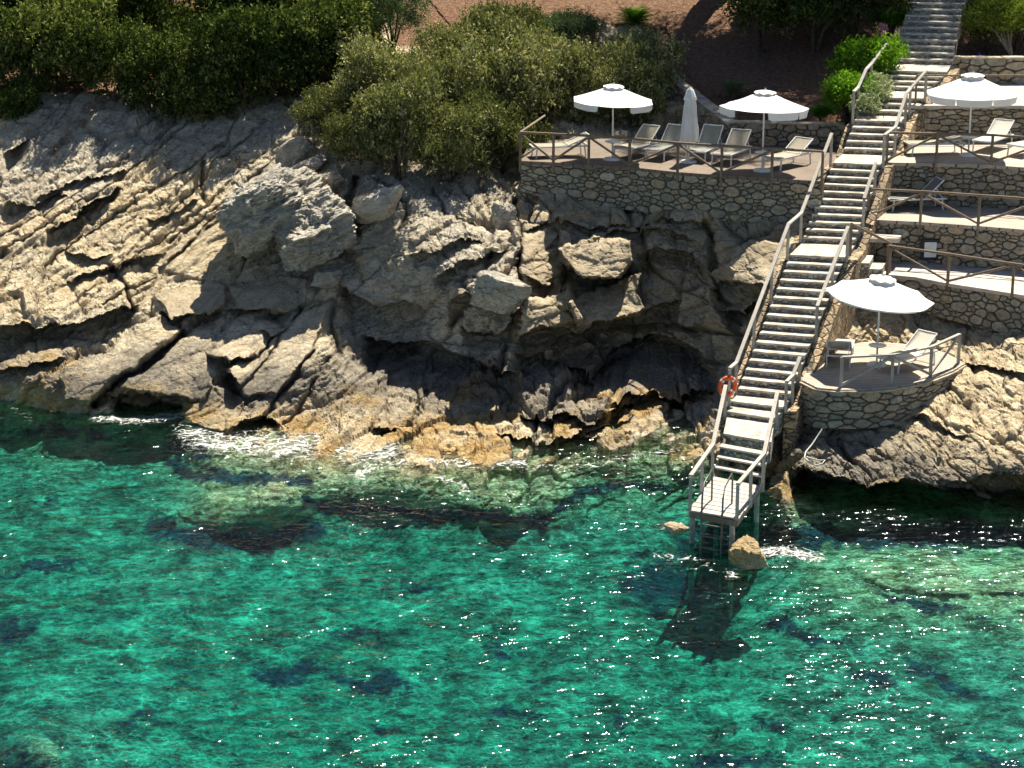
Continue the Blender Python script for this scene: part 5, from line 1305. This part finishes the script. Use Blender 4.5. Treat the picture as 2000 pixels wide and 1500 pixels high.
for a, b_, sc, lb in [(1500, 95, 1.2, 'black green bush on the left side of the deep shade above the earth bank'), (1590, 100, 1.3, 'black green bush in the middle of the deep shade above the earth bank'), (1670, 80, 1.1, 'black green bush in the deep shade left of the upper stairs'),
    (1540, 20, 1.3, 'dark bush at the top edge left of the upper stairs'), (1650, 10, 1.2, 'dark bush at the top edge nearest the upper stairs'), (1925, 105, .8, 'dark bush under the yellow-green tree'), (1985, 100, .8, 'dark bush behind the pale tree trunk')]:
    shrub('dark', at(a, b_, gy(a, b_)), sc, lb, 'dark bushes in the shade')
for a, b_, Y, sc, lb in [(1655, 238, 71.0, 1.12, 'bright green bush beside the upper handrail'), (1692, 172, 73.5, 1.15, 'bright green bush higher up beside the stairs'), (1738, 70, 79, 1.0, 'green hedge shrub left of the top flight, with pink flowers before it')]:
    shrub('bright', at(a, b_, Y), sc, lb, 'fresh green bushes beside the stairs', squash=1.25)
shrub('bright', at(1602, 232, 71.8), .38, 'small leafy plant on the earth beside the right open umbrella')
# silvery plant
me = foliage('foliage', [(0, 0, .25, .35, .35, .3), (.1, .7, .5, .35, .4, .3)], 260, .25, .15, 91, M['leaf_varieg'], asp=.3)
for a, b_, Y, lb in [(1710, 205, 70.6, 'silvery leaved plant spilling over the handrail of the upper steps'), (1688, 230, 69.5, 'silvery leaved plant at the lower end of the upper handrail')]:
    t = empty('leafy_plant', at(a, b_, Y), 0, lb, 'plant'); link('foliage', me, t)
def flowers(px, py, Y, mt, lb, sc=1., name='flowering_plant'):
    t = empty(name, at(px, py, Y), 0, lb, 'flower'); t.scale = (sc,)*3
    link('blossom', foliage('blossom', [(0, 0, .75, .13, .13, .12), (.15, 0, .62, .1, .1, .1), (-.1, .05, .6, .08, .08, .1)], 60, .07, .07, px, M[mt], asp=.8), t)
    m = MB(); m.tube([(0, 0, -.5), (0, 0, .7)], .012, 6); m.tube([(0, 0, -.2), (.15, 0, .6)], .01, 6); m.build('stalk', M['bark'], t)
flowers(1722, 82, 77, 'petal_pink', 'pink oleander blossom higher left beside the top flight', .7)
flowers(1742, 105, 76, 'petal_pink', 'pink oleander blossom lower right beside the top flight', .7)
flowers(1907, 158, 76.2, 'petal_blue', 'blue agapanthus flower head above the low garden wall')
def spiky(px, py, Y, n, ln, lb, mt, name='palm', cat='palm', h=.5):
    t = empty(name, at(px, py, Y), 0, lb, cat); r = random.Random(px)
    fm = MB()
    for k in range(n):
        a = k*2.4; el = R(85-75*(k/n)); L = ln*r.uniform(.8, 1.1); pts = []
        for j in range(7):
            u = j/6; rr = L*u*math.cos(el*(1-.35*u)); z = L*u*math.sin(el)-.55*L*u*u*(1-k/n*.3)*.8
            pts.append(Vector((rr*math.cos(a), rr*math.sin(a), h+z)))
        sd = Vector((-math.sin(a), math.cos(a), 0))
        for j in range(6):
            p, q = pts[j], pts[j+1]
            for e in range(4):
                c = p.lerp(q, e/4); wl = .3*ln*math.sin(min(1, (j+e/4)/6+.12)*math.pi)
                for s in (-1, 1):
                    tip = c+sd*s*wl+(q-p).normalized()*wl*.7-UP(.2*wl); b_ = c+(q-p)*.22
                    fm.poly([c, b_, tip], [(0, 1, 2)], 0, r.random())
    fm.build('fronds', M[mt], t)
    m = MB(); m.lathe([(.14, -.4), (.13, h*.5), (.1, h+.05), (0, h+.1)], 10); m.build('trunk', M['bark'], t)
spiky(1240, 70, 82, 34, 1.1, 'bright green short palm at the top edge above the bushes', 'leaf_bright', h=.5)
spiky(1432, 190, 74.5, 22, .85, 'dim green young palm on the shaded earth bank', 'leaf_grey', h=.15)
def tree(px, py, Y, th, lobes, ntw, lsz, mt, bark, lb, seed, lean=(0, 0), twl=.35, name='tree', branches=None):
    t = empty(name, at(px, py, Y), 0, lb, 'tree'); link('crown', foliage('crown', lobes, ntw, twl, lsz, seed, M[mt]), t)
    m = MB(); r = random.Random(seed); top = Vector((lean[0], lean[1], th))
    m.tube([(0, 0, -.4), Vector((lean[0]*.3, lean[1]*.3, th*.35)), Vector((lean[0]*.5, lean[1]*.8, th*.7)), top], .13*th/2.5+.03, 8, r2=.06, wob=.1)
    for l_ in lobes:
        e = Vector(l_[:3]); m.tube([top*.7, top.lerp(e, .5)+Vector((r.uniform(-.1, .1), 0, .1)), e], .05, 6, r2=.015)
    m.build('trunk', M[bark], t); return t
tree(768, 165, 77, 1.5, [(0, 0, 2.0, 1.0, 1.0, .8), (.5, .3, 2.5, .7, .7, .6), (-.6, 0, 2.4, .6, .6, .6), (.2, 0, 3.1, .8, .8, .6), (-.3, .3, 3.3, .6, .6, .5)], 2000, .075, 'leaf_grey', 'bark', 'small grey-green olive tree left of the orange earth', 5)
tree(1975, 150, 77.5, 1.2, [(-.9, 0, 1.7, .75, .7, .42), (-1.4, 0, 1.95, .5, .5, .35), (-.3, 0, 1.9, .5, .5, .35), (.5, 0, 1.8, .6, .6, .4), (.2, .3, 2.3, .6, .6, .35), (-.8, .3, 2.4, .5, .5, .3)], 1300, .085, 'leaf_yellow', 'bark_pale', 'small yellow-green tree with pale crooked trunks above the garden wall', 6, (-.15, 0))
# tall trees just above the picture whose shade falls on the bank and the top flight
for a, Y, h, rr, lb, sd in [(1560, 84, 8.5, 2.8, 'tall dark tree above the earth bank, left of the stairs', 11), (1680, 84, 12.5, 2.8, 'very tall dark tree left of the top flight', 13), (1990, 87, 7, 2.4, 'tall dark tree above the top right corner', 14), (1872, 84.5, 8.5, 2.9, 'tall dark tree behind the top flight', 15), (1400, 85, 8.5, 2.6, 'tall dark tree above the young palm', 16), (1420, 85, 11.5, 2.6, 'very tall dark tree above the left part of the earth bank', 18), (1600, 82, 15.5, 2.6, 'tallest dark tree above the bank, left of the stairs', 17)]:
    g_ = at(a, -60, Y); L = [(0, 0, h, rr, rr, rr*.7)]+[(rr*.8*math.cos(k*1.3), rr*.8*math.sin(k*1.3), h+rr*.3*math.sin(k*2.1), rr*.6, rr*.6, rr*.45) for k in range(6)]
    tree(a, -60, Y, h*.8, L, 2600, .17, 'leaf_dark', 'bark', lb, sd, twl=.5)
# wooden steps at the top
ws = empty('garden_steps', at(697, 25, 83.5), 0, 'small wooden garden steps at the top edge left of the olive tree', 'steps')
for k in range(4):
    m = MB(); m.box((0, .3*k, .16*k), (.9, .3, .1)); m.build('tread', M['coping'], ws, .01)
